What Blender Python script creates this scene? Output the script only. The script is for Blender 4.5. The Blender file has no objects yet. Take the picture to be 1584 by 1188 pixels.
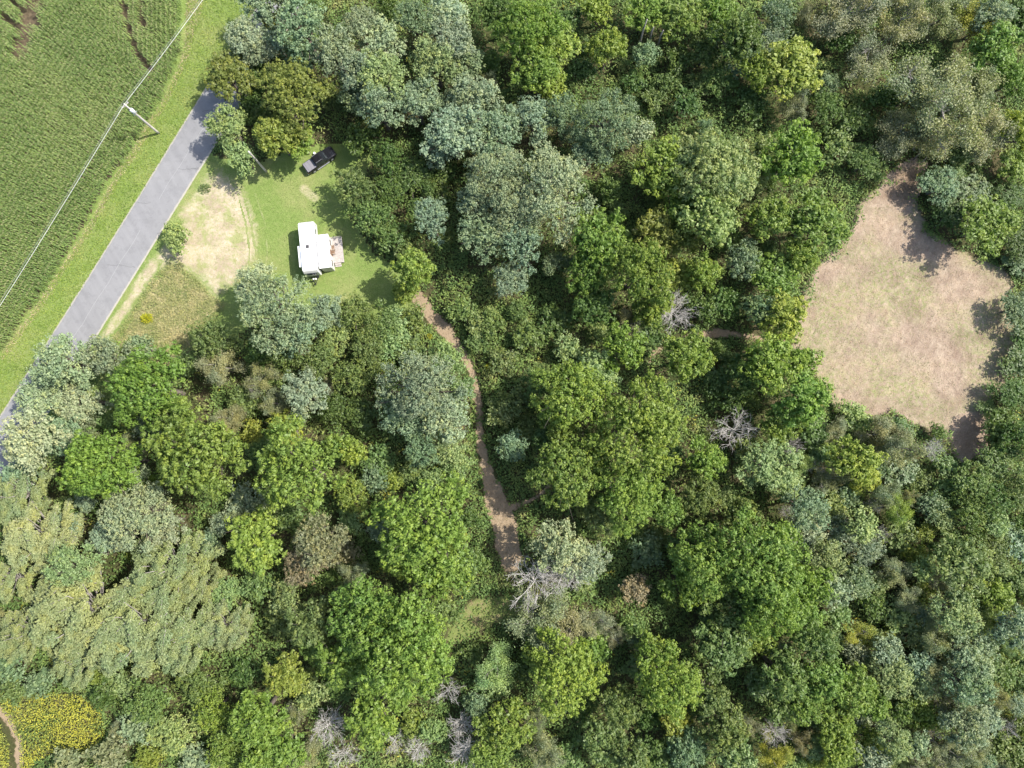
import bpy, math, random
import numpy as np
from mathutils import Vector, Matrix

# ------------------------------------------------------------------ camera, light, exposure
R = math.radians
SC = bpy.context.scene
COL = SC.collection
H = 108.0            # metres above the ground
TILT = R(4.0)
FPX = 1056.0         # focal length in photograph pixels (1584 wide)

cam_d = bpy.data.cameras.new('camera')
cam_d.sensor_width = 36.0
cam_d.lens = 36.0 * FPX / 1584.0
cam_d.clip_end = 4000
cam = bpy.data.objects.new('camera', cam_d)
cam.location = (0, 0, H)
cam.rotation_euler = (TILT, 0, 0)
COL.objects.link(cam)
SC.camera = cam

SUN_AZ, SUN_EL = R(15), R(50)
world = bpy.data.worlds.new('World')
SC.world = world
world.use_nodes = True
wn = world.node_tree
sky = wn.nodes.new('ShaderNodeTexSky')
sky.sky_type = 'NISHITA'
sky.sun_disc = False
sky.sun_elevation = SUN_EL
sky.sun_rotation = R(90) - SUN_AZ
sky.air_density = 1.0
sky.dust_density = 2.0
bg = wn.nodes['Background']
wn.links.new(sky.outputs[0], bg.inputs[0])
bg.inputs[1].default_value = 0.15
sd = bpy.data.lights.new('sun', 'SUN')
sd.energy = 4.4
sd.angle = R(0.55)
sd.color = (1.0, 0.955, 0.88)
sun = bpy.data.objects.new('sun', sd)
sv = Vector((math.cos(SUN_EL) * math.cos(SUN_AZ), math.cos(SUN_EL) * math.sin(SUN_AZ), math.sin(SUN_EL)))
sun.rotation_euler = sv.to_track_quat('Z', 'Y').to_euler()
sun.location = (60, 20, 90)
COL.objects.link(sun)
SC.view_settings.view_transform = 'Standard'
SC.view_settings.look = 'None'
SC.view_settings.gamma = 1
SC.view_settings.use_curve_mapping = False
SC.view_settings.exposure = 0.85

rng = np.random.default_rng(7)
random.seed(7)


# ------------------------------------------------------------------ helpers
def P(x, y, z=0.0):
    """photograph pixel -> world point at height z"""
    dx, dy = (x - 792) / FPX, (594 - y) / FPX
    yy = dy * math.cos(TILT) + math.sin(TILT)
    zz = dy * math.sin(TILT) - math.cos(TILT)
    s = (z - H) / zz
    return (dx * s, yy * s, z)


def PP(pts, z=0.0):
    return np.array([P(x, y, z)[:2] for x, y in pts])


def PIX(X, Y, Z=0.0):
    """world -> photograph pixel, vectorised"""
    dz = Z - H
    c, s = math.cos(TILT), math.sin(TILT)
    yc = Y * c + dz * s
    zc = -Y * s + dz * c
    return 792 + FPX * X / -zc, 594 - FPX * yc / -zc


def inside(pts, poly):
    x, y = pts[:, 0], pts[:, 1]
    r = np.zeros(len(pts), bool)
    n = len(poly)
    for i in range(n):
        x1, y1 = poly[i]; x2, y2 = poly[(i + 1) % n]
        if y1 == y2:
            continue
        c = ((y1 > y) != (y2 > y)) & (x < (x2 - x1) * (y - y1) / (y2 - y1) + x1)
        r ^= c
    return r


def dist_line(pts, line, closed=False):
    d = np.full(len(pts), 1e9)
    n = len(line)
    for i in range(n if closed else n - 1):
        a = np.array(line[i], float); b = np.array(line[(i + 1) % n], float)
        ab = b - a
        t = np.clip(((pts - a) @ ab) / max(ab @ ab, 1e-9), 0, 1)
        q = a + t[:, None] * ab
        d = np.minimum(d, np.hypot(*(pts - q).T))
    return d


LAT = np.random.default_rng(99).random((64, 64, 64))


def vnoise(p, scale=1.0, seed=0):
    p = np.asarray(p, float) / scale + seed * 17.31
    if p.shape[1] == 2:
        p = np.column_stack([p, np.full(len(p), 0.5 + seed)])
    i = np.floor(p).astype(int)
    f = p - i
    f = f * f * (3 - 2 * f)
    r = 0
    for dx in (0, 1):
        for dy in (0, 1):
            for dz in (0, 1):
                w = (f[:, 0] if dx else 1 - f[:, 0]) * (f[:, 1] if dy else 1 - f[:, 1]) * (f[:, 2] if dz else 1 - f[:, 2])
                r = r + w * LAT[(i[:, 0] + dx) & 63, (i[:, 1] + dy) & 63, (i[:, 2] + dz) & 63]
    return r


def fbm(p, scale, seed=0, octv=3):
    r, a, t = 0, 1, 0
    for o in range(octv):
        r = r + a * vnoise(p, scale / 2 ** o, seed + o)
        t += a; a *= .5
    return r / t


def quad_mesh(name, V, rnd=None, rnd2=None):
    """V: (N,4,3) quads, each its own four verts"""
    V = np.asarray(V, dtype=np.float32)
    n = len(V)
    me = bpy.data.meshes.new(name)
    me.vertices.add(n * 4)
    me.vertices.foreach_set('co', V.reshape(-1))
    me.loops.add(n * 4)
    me.loops.foreach_set('vertex_index', np.arange(n * 4, dtype=np.int32))
    me.polygons.add(n)
    me.polygons.foreach_set('loop_start', np.arange(n, dtype=np.int32) * 4)
    me.polygons.foreach_set('loop_total', np.full(n, 4, dtype=np.int32))
    for nm, arr in (('rnd', rnd), ('rnd2', rnd2)):
        if arr is not None:
            a = me.attributes.new(nm, 'FLOAT', 'POINT')
            a.data.foreach_set('value', np.repeat(np.asarray(arr, dtype=np.float32), 4))
    me.update(calc_edges=True)
    return me


def idx_mesh(name, V, F, smooth=False, attrs=None):
    me = bpy.data.meshes.new(name)
    me.from_pydata([tuple(v) for v in V], [], [tuple(int(i) for i in f) for f in F])
    if attrs:
        for k, arr in attrs.items():
            a = me.attributes.new(k, 'FLOAT', 'POINT')
            a.data.foreach_set('value', np.asarray(arr, dtype=np.float32))
    if smooth:
        me.polygons.foreach_set('use_smooth', np.ones(len(me.polygons), bool))
    me.update()
    return me


def unit(v):
    return v / np.maximum(np.linalg.norm(v, axis=-1, keepdims=True), 1e-9)


def leaves(c, d, n, L, W, droop=0.0):
    """diamond leaf quads: base c, direction d, face normal roughly n"""
    d = unit(d)
    side = unit(np.cross(d, n))
    L = np.asarray(L)[:, None]; W = np.asarray(W)[:, None]
    mid = c + d * L * .5
    tip = c + d * L
    tip[:, 2] -= (droop * L[:, 0])
    return np.stack([c, mid + side * W * .5, tip, mid - side * W * .5], 1)


class Obj:
    """collects boxes, tubes and lathes into one mesh"""
    def __init__(self):
        self.V = []; self.F = []

    def add(self, V, F):
        o = len(self.V)
        self.V += [tuple(v) for v in V]
        self.F += [tuple(i + o for i in f) for f in F]
        return self

    def box(self, c, s, rz=0.0, taper=1.0, bev=0.0):
        x, y, z = (k / 2 for k in s)
        if bev <= 0:
            V = [(-x, -y, -z), (x, -y, -z), (x, y, -z), (-x, y, -z),
                 (-x * taper, -y * taper, z), (x * taper, -y * taper, z), (x * taper, y * taper, z), (-x * taper, y * taper, z)]
            F = [(3, 2, 1, 0), (4, 5, 6, 7), (0, 1, 5, 4), (1, 2, 6, 5), (2, 3, 7, 6), (3, 0, 4, 7)]
        else:
            b = min(bev, x * .9, y * .9, z * .9)
            rings = []
            for zz, ins in ((-z, b), (-z + b, 0), (z - b, 0), (z, b)):
                xx, yy = x - ins, y - ins
                c2 = b
                rings.append([(-xx + c2, -yy, zz), (xx - c2, -yy, zz), (xx, -yy + c2, zz), (xx, yy - c2, zz),
                              (xx - c2, yy, zz), (-xx + c2, yy, zz), (-xx, yy - c2, zz), (-xx, -yy + c2, zz)])
            V = [v for r_ in rings for v in r_]
            F = [tuple(range(7, -1, -1)), tuple(range(24, 32))]
            for k in range(3):
                for i in range(8):
                    j = (i + 1) % 8
                    F.append((k * 8 + i, k * 8 + j, (k + 1) * 8 + j, (k + 1) * 8 + i))
        ca, sa = math.cos(rz), math.sin(rz)
        V = [(c[0] + v[0] * ca - v[1] * sa, c[1] + v[0] * sa + v[1] * ca, c[2] + v[2]) for v in V]
        return self.add(V, F)

    def tube(self, pts, rad, n=8, cap=True):
        pts = [Vector(p) for p in pts]
        if not hasattr(rad, '__len__'):
            rad = [rad] * len(pts)
        V, F = [], []
        up = None
        for i, p in enumerate(pts):
            t = (pts[min(i + 1, len(pts) - 1)] - pts[max(i - 1, 0)]).normalized()
            if up is None:
                up = Vector((0, 0, 1)) if abs(t.z) < .9 else Vector((1, 0, 0))
            a = t.cross(up).normalized()
            b = t.cross(a).normalized()
            up = -b if False else up
            for k in range(n):
                an = 2 * math.pi * k / n
                V.append(tuple(p + (a * math.cos(an) + b * math.sin(an)) * rad[i]))
        for i in range(len(pts) - 1):
            for k in range(n):
                j = (k + 1) % n
                F.append((i * n + k, i * n + j, (i + 1) * n + j, (i + 1) * n + k))
        if cap:
            F.append(tuple(range(n - 1, -1, -1)))
            F.append(tuple(range((len(pts) - 1) * n, len(pts) * n)))
        return self.add(V, F)

    def loft(self, rings):
        """rings: list of equal-length closed point loops"""
        n = len(rings[0]); V = [v for r_ in rings for v in r_]
        F = []
        for k in range(len(rings) - 1):
            for i in range(n):
                j = (i + 1) % n
                F.append((k * n + i, k * n + j, (k + 1) * n + j, (k + 1) * n + i))
        F.append(tuple(range(n - 1, -1, -1)))
        F.append(tuple(range((len(rings) - 1) * n, len(rings) * n)))
        return self.add(V, F)

    def build(self, name, m, parent=None, smooth=False):
        me = idx_mesh(name, self.V, self.F, smooth)
        me.materials.append(m)
        return link(name, me, parent)


def link(name, me, parent=None):
    o = bpy.data.objects.new(name, me)
    COL.objects.link(o)
    if parent is not None:
        o.parent = parent
    return o


def tag(o, label=None, cat=None, group=None, kind=None):
    if label: o['label'] = label
    if cat: o['category'] = cat
    if group: o['group'] = group
    if kind: o['kind'] = kind
    return o


def empty(name, loc, rz=0.0):
    o = bpy.data.objects.new(name, None)
    o.empty_display_size = .3
    COL.objects.link(o)
    o.location = loc
    o.rotation_euler = (0, 0, rz)
    return o


# ------------------------------------------------------------------ materials
class NT:
    def __init__(self, name, rough=.8, spec=.3):
        self.m = bpy.data.materials.new(name)
        self.m.use_nodes = True
        self.t = self.m.node_tree
        self.b = self.t.nodes['Principled BSDF']
        self.b.inputs['Roughness'].default_value = rough
        self.b.inputs['Specular IOR Level'].default_value = spec
        self.geo = None

    def n(self, kind, **kw):
        nd = self.t.nodes.new(kind)
        for k, v in kw.items():
            setattr(nd, k, v)
        return nd

    def l(self, a, b):
        self.t.links.new(a, b)

    def pos(self):
        if self.geo is None:
            self.geo = self.n('ShaderNodeNewGeometry').outputs['Position']
        return self.geo

    def noise(self, scale, detail=3, rough=.55, vec=None, stretch=None, rot=0, dist=0):
        nd = self.n('ShaderNodeTexNoise')
        nd.inputs['Scale'].default_value = scale
        nd.inputs['Detail'].default_value = detail
        nd.inputs['Roughness'].default_value = rough
        nd.inputs['Distortion'].default_value = dist
        v = vec or self.pos()
        if stretch:
            mp = self.n('ShaderNodeMapping')
            mp.inputs['Rotation'].default_value = (0, 0, rot)
            mp2 = self.n('ShaderNodeMapping')
            mp2.inputs['Scale'].default_value = stretch
            self.l(v, mp.inputs[0]); self.l(mp.outputs[0], mp2.inputs[0]); v = mp2.outputs[0]
        self.l(v, nd.inputs['Vector'])
        return nd.outputs['Fac']

    def ramp(self, fac, stops, interp='LINEAR'):
        r = self.n('ShaderNodeValToRGB')
        cr = r.color_ramp
        cr.interpolation = interp
        while len(cr.elements) < len(stops):
            cr.elements.new(.5)
        for e, (p, c) in zip(cr.elements, stops):
            e.position = p
            e.color = (*c, 1) if hasattr(c, '__len__') else (c, c, c, 1)
        self.l(fac, r.inputs[0])
        return r.outputs[0]

    def mix(self, f, a, b, blend='MIX'):
        x = self.n('ShaderNodeMix', data_type='RGBA', blend_type=blend)
        for sock, v in ((x.inputs['Factor'], f), (x.inputs['A'], a), (x.inputs['B'], b)):
            if hasattr(v, 'is_linked'):
                self.l(v, sock)
            elif hasattr(v, '__len__'):
                sock.default_value = (*v, 1)
            else:
                sock.default_value = v
        return x.outputs['Result']

    def math(self, op, a, b=None):
        x = self.n('ShaderNodeMath', operation=op)
        for i, v in enumerate((a, b)):
            if v is None: continue
            if hasattr(v, 'is_linked'): self.l(v, x.inputs[i])
            else: x.inputs[i].default_value = v
        return x.outputs[0]

    def attr(self, name):
        a = self.n('ShaderNodeAttribute'); a.attribute_name = name
        return a.outputs['Fac']

    def color(self, c):
        if hasattr(c, 'is_linked'): self.l(c, self.b.inputs['Base Color'])
        else: self.b.inputs['Base Color'].default_value = (*c, 1)
        return self

    def bump(self, h, strength=.5, dist=.1):
        b = self.n('ShaderNodeBump')
        b.inputs['Strength'].default_value = strength
        b.inputs['Distance'].default_value = dist
        self.l(h, b.inputs['Height'])
        self.l(b.outputs[0], self.b.inputs['Normal'])
        return self

    def translucent(self, col, f):
        tr = self.n('ShaderNodeBsdfTranslucent')
        self.l(col, tr.inputs[0])
        mx = self.n('ShaderNodeMixShader')
        mx.inputs[0].default_value = f
        self.l(self.b.outputs[0], mx.inputs[1]); self.l(tr.outputs[0], mx.inputs[2])
        self.l(mx.outputs[0], self.t.nodes['Material Output'].inputs[0])


def simple(name, c, rough=.6, spec=.3, metal=0, var=.12, sc=6.0):
    n = NT(name, rough, spec)
    nz = n.noise(sc, 4)
    lo = tuple(k * (1 - var) for k in c); hi = tuple(min(1, k * (1 + var)) for k in c)
    n.color(n.ramp(nz, [(.3, lo), (.7, hi)]))
    n.b.inputs['Metallic'].default_value = metal
    return n.m


def grass_col(n, dry=0.0):
    a = n.noise(.16, 4, .6)
    b = n.noise(1.6, 4, .7)
    c = n.noise(5.5, 3, .8)
    base = n.ramp(a, [(.3, (.125, .19, .045)), (.48, (.165, .225, .062)), (.62, (.24, .25, .10)), (.74, (.33, .29, .15))])
    fine = n.ramp(b, [(.25, (.11, .17, .035)), (.5, (.175, .235, .06)), (.8, (.28, .29, .12))])
    m = n.mix(.5, base, fine)
    return n.mix(.75, m, n.ramp(c, [(.3, .62), (.7, 1.35)]), 'MULTIPLY')


def forest_floor_col(n):
    a = n.noise(.3, 5, .6); b = n.noise(3, 4, .7)
    c = n.ramp(a, [(.3, (.035, .05, .014)), (.5, (.06, .062, .026)), (.7, (.10, .08, .045))])
    return n.mix(.8, c, n.ramp(b, [(.25, .5), (.75, 1.5)]), 'MULTIPLY')


def straw_col(n, warm=1.0):
    a = n.noise(.22, 4, .65)
    b = n.noise(1.3, 5, .75, stretch=(1, .35, 1), rot=.5)
    c = n.noise(6.5, 3, .8)
    base = n.ramp(a, [(.3, (.275, .205, .158)), (.5, (.35, .275, .208)), (.7, (.265, .195, .15))])
    fine = n.ramp(b, [(.28, (.19, .13, .095)), (.5, (.34, .26, .185)), (.72, (.50, .41, .30))])
    m = n.mix(.5, base, fine)
    return n.mix(.8, m, n.ramp(c, [(.25, .66), (.75, 1.28)]), 'MULTIPLY')


def m_ground():
    n = NT('ground', .95, .1); n.color(forest_floor_col(n)).bump(n.noise(4, 4), .6, .1); return n.m


def m_grass():
    n = NT('grass', .85, .15); n.color(grass_col(n)).bump(n.noise(7, 3), .8, .12); return n.m


def edge_fac(n, lo=.35, hi=.65):
    """0 inside the patch, 1 at its ragged rim, broken up by noise"""
    e = n.attr('edge')
    nz = n.math('MULTIPLY', n.math('SUBTRACT', n.noise(1.1, 5, .75), .5), 1.5)
    s = n.math('ADD', e, nz)
    return n.ramp(s, [(lo, 0.0), (hi, 1.0)])


def m_clearing():
    n = NT('mown_straw', .95, .1)
    s = straw_col(n)
    g = n.mix(.5, grass_col(n), (.23, .24, .10))
    patch = n.math('MULTIPLY', n.ramp(n.noise(.11, 3, .5), [(.40, 0.0), (.58, .9)]), n.ramp(n.noise(1.8, 4, .8), [(.40, 0.0), (.60, .85)]))
    c = n.mix(patch, s, g)
    big = n.ramp(n.noise(.16, 5, .7, dist=1.2), [(.32, (.80, .77, .76)), (.5, (1, 1, 1)), (.68, (1.12, 1.10, 1.06))])
    mid = n.ramp(n.noise(.75, 5, .75, stretch=(1, .4, 1), rot=-.6, dist=.8), [(.3, .76), (.55, .98), (.75, 1.06)])
    c = n.mix(1.0, c, big, 'MULTIPLY')
    c = n.mix(.9, c, mid, 'MULTIPLY')
    c = n.mix(edge_fac(n), c, forest_floor_col(n))
    n.color(c).bump(n.noise(5, 4, .8), .8, .12)
    return n.m


def m_dry_patch():
    n = NT('dry_straw_patch', .95, .1)
    s = n.mix(n.ramp(n.noise(.4, 3, .6), [(.4, .2), (.6, .7)]), straw_col(n), (.54, .45, .34))
    sp = n.math('MAXIMUM', n.ramp(n.noise(1.5, 5, .85), [(.42, 0.0), (.62, .65)]), n.ramp(n.noise(.33, 4, .7), [(.50, 0.0), (.60, .8)]))
    c = n.mix(sp, s, n.mix(.4, grass_col(n), (.34, .34, .14)))
    c = n.mix(edge_fac(n, .35, .95), c, grass_col(n))
    n.color(c).bump(n.noise(6, 4, .8), .7, .1)
    return n.m


def m_path():
    n = NT('path_dirt', .95, .1)
    s = n.mix(.55, straw_col(n), (.25, .185, .105))
    n.color(n.mix(edge_fac(n, .5, .7), s, forest_floor_col(n))).bump(n.noise(5, 4, .8), .7, .1)
    return n.m


def m_rough():
    n = NT('rough_meadow_soil', .95, .1)
    a = n.noise(.5, 5, .7)
    c = n.ramp(a, [(.3, (.18, .20, .08)), (.5, (.29, .27, .13)), (.7, (.42, .35, .20))])
    c = n.mix(.8, c, n.ramp(n.noise(3.5, 4, .8), [(.3, .6), (.7, 1.4)]), 'MULTIPLY')
    c = n.mix(edge_fac(n), c, grass_col(n))
    n.color(c).bump(n.noise(5, 4), .8, .12)
    return n.m


def m_asphalt():
    n = NT('asphalt', .85, .25)
    a = n.noise(.25, 4, .6); c = n.noise(30, 2, .6)
    b = n.noise(.9, 4, .6, stretch=(1, .06, 1), rot=R(-32))
    col = n.ramp(a, [(.3, (.205, .203, .205)), (.7, (.238, .235, .234))])
    col = n.mix(.5, col, n.ramp(b, [(.35, .84), (.65, 1.1)]), 'MULTIPLY')
    col = n.mix(.6, col, n.ramp(c, [(.3, .82), (.7, 1.15)]), 'MULTIPLY')
    blot = n.ramp(n.noise(.7, 5, .8), [(.52, 1.0), (.58, .90), (.66, .97)])
    col = n.mix(1.0, col, blot, 'MULTIPLY')
    e = n.ramp(n.math('ADD', n.attr('edge'), n.math('MULTIPLY', n.noise(1.5, 4, .7), .6)), [(.86, 0.0), (1.15, 1.0)])
    col = n.mix(e, col, (.33, .31, .26))
    n.color(col).bump(c, .2, .01)
    return n.m


def m_leaf(name='leaf', trans=.3, rough=.5, spec=.35):
    n = NT(name, rough, spec)
    oi = n.n('ShaderNodeObjectInfo')
    r = n.attr('rnd'); r2 = n.attr('rnd2')
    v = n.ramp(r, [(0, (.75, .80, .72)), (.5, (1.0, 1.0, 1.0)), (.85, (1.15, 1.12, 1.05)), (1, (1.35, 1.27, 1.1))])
    c = n.mix(1.0, oi.outputs['Color'], v, 'MULTIPLY')
    v2 = n.ramp(r2, [(0, (.80, .90, .95)), (.5, (1, 1, 1)), (1, (1.22, 1.14, .9))])
    c = n.mix(1.0, c, v2, 'MULTIPLY')
    n.color(c)
    tcol = n.mix(1.0, c, (1.15, 1.35, .55), 'MULTIPLY')
    n.translucent(tcol, trans)
    return n.m


def m_stuff_leaf(name, stops, scale=.35, trans=.25, flower=None):
    """leaf cards of ground cover: colour by patch (noise over the place) and by leaf"""
    n = NT(name, .6, .25)
    a = n.noise(scale, 3, .6)
    c = n.ramp(a, stops)
    r = n.attr('rnd')
    c = n.mix(1.0, c, n.ramp(r, [(0, (.6, .68, .6)), (.5, (1, 1, 1)), (1, (1.45, 1.3, 1.1))]), 'MULTIPLY')
    if flower:
        c = n.mix(n.attr('rnd2'), c, flower)
    n.color(c)
    n.translucent(n.mix(1.0, c, (1.1, 1.25, .6), 'MULTIPLY'), trans)
    return n.m


def m_bark(name, lo, hi):
    n = NT(name, .9, .15)
    a = n.noise(3, 5, .7, stretch=(1, 1, .25))
    n.color(n.ramp(a, [(.3, lo), (.7, hi)])).bump(a, .6, .03)
    return n.m


def m_glade():
    n = NT('glade_grass', .95, .1)
    c = n.mix(n.ramp(n.noise(.5, 4, .7), [(.50, 0.0), (.66, .8)]), n.mix(.6, grass_col(n), (.13, .15, .05)), (.25, .19, .11))
    n.color(n.mix(edge_fac(n), c, forest_floor_col(n))).bump(n.noise(5, 4), .7, .1)
    return n.m


def m_worn():
    n = NT('worn_grass', .95, .1)
    c = n.mix(n.ramp(n.noise(2.2, 5, .85), [(.40, .15), (.62, .9)]), grass_col(n), (.42, .36, .24))
    n.color(n.mix(edge_fac(n, .1, .9), c, grass_col(n))).bump(n.noise(6, 4, .8), .7, .1)
    return n.m


def m_bare():
    n = NT('bare_brown_soil', .95, .1)
    c = n.mix(n.ramp(n.noise(.9, 5, .8), [(.35, .35), (.65, .8)]), straw_col(n), (.19, .125, .08))
    n.color(n.mix(edge_fac(n, .2, .95), c, straw_col(n))).bump(n.noise(5, 4, .8), .8, .12)
    return n.m


M = dict(bare=m_bare(), worn=m_worn(), glade=m_glade(), 
    ground=m_ground(), grass=m_grass(), clearing=m_clearing(), dry=m_dry_patch(), path=m_path(), rough=m_rough(), asphalt=m_asphalt(),
    leaf=m_leaf(), leaf_matte=m_leaf('leaf_pale', .22, .55, .4),
    bark=m_bark('bark', (.10, .085, .07), (.20, .17, .14)),
    deadwood=m_bark('dead_wood', (.33, .31, .28), (.62, .59, .55)),
    greywood=m_bark('grey_twig', (.20, .18, .16), (.36, .33, .30)),
    soil=simple('soil', (.11, .085, .055), .95, .1, var=.35, sc=2.5),
)


# ------------------------------------------------------------------ places on the ground (photograph pixels)
CORN_EDGE = [(291, -60), (290, 0), (288, 76), (275, 114), (252, 162), (235, 187), (220, 215), (202, 242), (177, 280), (144, 343), (106, 401), (63, 469), (0, 555), (-90, 672)]
CORN = [(-140, -90)] + CORN_EDGE + [(-140, 690)]
ROAD_L = [(-165, 890), (-90, 783), (0, 645), (67, 540), (130, 441), (218, 300), (304, 160), (400, 8), (520, -185)]
ROAD_R = [(-100, 905), (-10, 775), (62, 658), (149, 520), (225, 398), (285, 300), (331, 227), (366, 170), (462, 16), (585, -185)]
LAWN = [(325, 235), (400, 250), (470, 225), (540, 215), (580, 245), (560, 290), (540, 330), (580, 390), (625, 420), (660, 470), (600, 500), (480, 520), (400, 500), (330, 560), (255, 580), (140, 560), (62, 660), (0, 700), (60, 640), (149, 515), (225, 395), (285, 300)]
VERGE = [(-165, 890), (-90, 783), (0, 645), (67, 540), (130, 441), (218, 300), (304, 160), (400, 8), (520, -185), (300, -185), (285, -60), (284, 0), (282, 76), (269, 114), (246, 160), (229, 187), (214, 215), (196, 242), (171, 280), (138, 343), (100, 401), (57, 469), (-6, 555), (-96, 672)]
DRY = [(312, 270), (345, 255), (380, 290), (400, 345), (404, 390), (385, 425), (352, 452), (330, 472), (300, 432), (268, 412), (238, 418), (222, 404), (262, 372), (278, 345), (266, 335), (290, 300)]
ROUGH = [(262, 405), (300, 425), (330, 458), (352, 470), (330, 500), (300, 560), (240, 575), (150, 540), (185, 512), (235, 435)]
CLEAR = [(1340, 292), (1375, 262), (1410, 240), (1436, 250), (1424, 310), (1440, 350), (1480, 380), (1550, 405), (1575, 440), (1560, 480), (1590, 530), (1575, 590), (1540, 620), (1535, 660), (1525, 705), (1490, 725), (1462, 690), (1430, 672), (1380, 648), (1340, 655), (1290, 645), (1262, 600), (1215, 545), (1225, 500), (1235, 440), (1280, 380), (1310, 350), (1322, 310)]
PATHS = [([(648, 462), (668, 490), (690, 512), (712, 540), (730, 575), (738, 610), (742, 650), (744, 690), (755, 735), (768, 775), (782, 815), (790, 870)], [2.4, 2.7, 2.4, 1.7, 1.3, 1.5, 1.2, 1.6, 2.3, 3.7, 4.2, 3.4]),
         ([(782, 790), (830, 770), (860, 740)], [1.5, 1.0, .3]),
         ([(1000, 575), (1012, 545), (1060, 520), (1110, 514), (1160, 520), (1230, 530)], [.3, .8, .5, 1.7, .9, .2]),
         ([(700, 985), (740, 950), (790, 940), (860, 1000)], [2.5, 5.0, 4.0, 2.0]),
         ([(-60, 1075), (-5, 1095), (14, 1112), (30, 1145), (30, 1200), (34, 1260)], [1.4, 1.3, 1.3, 1.3, 1.3, 1.3])]
GOLD1 = [(-60, 1065), (20, 1062), (80, 1068), (130, 1070), (162, 1085), (170, 1130), (150, 1158), (90, 1160), (60, 1172), (40, 1230), (-60, 1260)]
GOLD2 = [(1545, 1000), (1600, 1000), (1640, 1100), (1600, 1130), (1555, 1120), (1520, 1080)]

W_CORN, W_LAWN, W_VERGE, W_DRY, W_ROUGH, W_CLEAR = (PP(p) for p in (CORN, LAWN, VERGE, DRY, ROUGH, CLEAR))
VERGE_BASE = [(x + (22 if i < 8 else -10), y) for i, (x, y) in enumerate(VERGE)]
LAWN_BASE = LAWN[:14] + [(45, 740), (-20, 720), (40, 640), (125, 515), (200, 395), (260, 300), (300, 240)]
W_ROAD = np.vstack([PP(ROAD_L), PP(ROAD_R)[::-1]])
W_GOLD1, W_GOLD2 = PP(GOLD1), PP(GOLD2)
W_PATHS = [(PP(p), w) for p, w in PATHS]


def path_dist(pts):
    """signed-ish distance beyond a path's half width"""
    d = np.full(len(pts), 1e9)
    for line, ws in W_PATHS:
        for i in range(len(line) - 1):
            a, b = line[i], line[i + 1]; ab = b - a
            t = np.clip(((pts - a) @ ab) / (ab @ ab), 0, 1)
            q = a + t[:, None] * ab
            w = ws[i] * (1 - t) + ws[i + 1] * t
            d = np.minimum(d, np.hypot(*(pts - q).T) - w / 2)
    return d


def patch(name, poly, z, mat, step=.4, band=1.6, ragged=1.0, wob=1.5, signed=None, ext=None):
    """ground sheet: fine grid cut along a ragged outline, with an 'edge' attribute near its rim"""
    lo = poly.min(0) - 2 if ext is None else ext[0]
    hi = poly.max(0) + 2 if ext is None else ext[1]
    xs = np.arange(lo[0], hi[0], step); ys = np.arange(lo[1], hi[1], step)
    X, Y = np.meshgrid(xs, ys)
    pts = np.column_stack([X.ravel(), Y.ravel()])
    if signed is None:
        ins = inside(pts, poly)
        d = dist_line(pts, poly, True)
        sd_ = np.where(ins, d, -d)
    else:
        sd_ = signed(pts)
    sd_ = sd_ + (fbm(pts, wob * 2, 3) - .5) * 2 * ragged
    edge = np.clip(1 - sd_ / band, 0, 1)
    nx, ny = len(xs), len(ys)
    idx = np.arange(nx * ny).reshape(ny, nx)
    quads = np.stack([idx[:-1, :-1], idx[:-1, 1:], idx[1:, 1:], idx[1:, :-1]], -1).reshape(-1, 4)
    keep = (sd_[quads] > 0).all(1)
    quads = quads[keep]
    used = np.unique(quads)
    remap = np.full(nx * ny, -1); remap[used] = np.arange(len(used))
    V = np.column_stack([pts[used], np.full(len(used), z)])
    me = idx_mesh(name, V, remap[quads], False, {'edge': edge[used]})
    me.materials.append(mat)
    o = link(name, me)
    o['kind'] = 'structure'
    return o


# ground, to the horizon
g = Obj().add([(-2500, -2500, 0), (2500, -2500, 0), (2500, 2500, 0), (-2500, 2500, 0)], [(0, 1, 2, 3)]).build('ground', M['ground'])
g['kind'] = 'structure'
patch('field_soil', W_CORN, .004, M['soil'], 1.2, 1, .3)
patch('verge', PP(VERGE_BASE), .008, M['grass'], .6, 1, .35)
patch('lawn', PP(LAWN_BASE), .012, M['grass'], .5, 1, .8)
patch('rough_grass', W_ROUGH, .016, M['rough'], .35, 1.4, .7)
patch('dry_patch', W_DRY, .020, M['dry'], .3, 3.0, 1.2, 2.5)
patch('clearing', W_CLEAR, .012, M['clearing'], .35, 1.6, 1.0)
allp = np.vstack([p for p, w in W_PATHS])
for gi, (nm_, ids) in enumerate((('path', (0, 1)), ('path', (2,)), ('path', (4,)), ('glade', (3,)))):
    def sdist(pts, ids=ids):
        d = np.full(len(pts), 1e9)
        for k in ids:
            line, ws = W_PATHS[k]
            for i in range(len(line) - 1):
                a, b = line[i], line[i + 1]; ab = b - a
                t = np.clip(((pts - a) @ ab) / (ab @ ab), 0, 1)
                q = a + t[:, None] * ab
                d = np.minimum(d, np.hypot(*(pts - q).T) - (ws[i] * (1 - t) + ws[i + 1] * t) / 2)
        return -d + .25
    al = np.vstack([W_PATHS[k][0] for k in ids])
    patch(nm_, al, .020 + .004 * gi, M[nm_], .2, 1.0, .6, .7, sdist, (al.min(0) - 5, al.max(0) + 5))
DRY2 = PP([(232, 396), (255, 404), (236, 432), (206, 478), (178, 520), (152, 528), (160, 508), (196, 452)])
patch('dry_strip', DRY2, .024, M['dry'], .25, 1.3, .7, 1.5)


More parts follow.
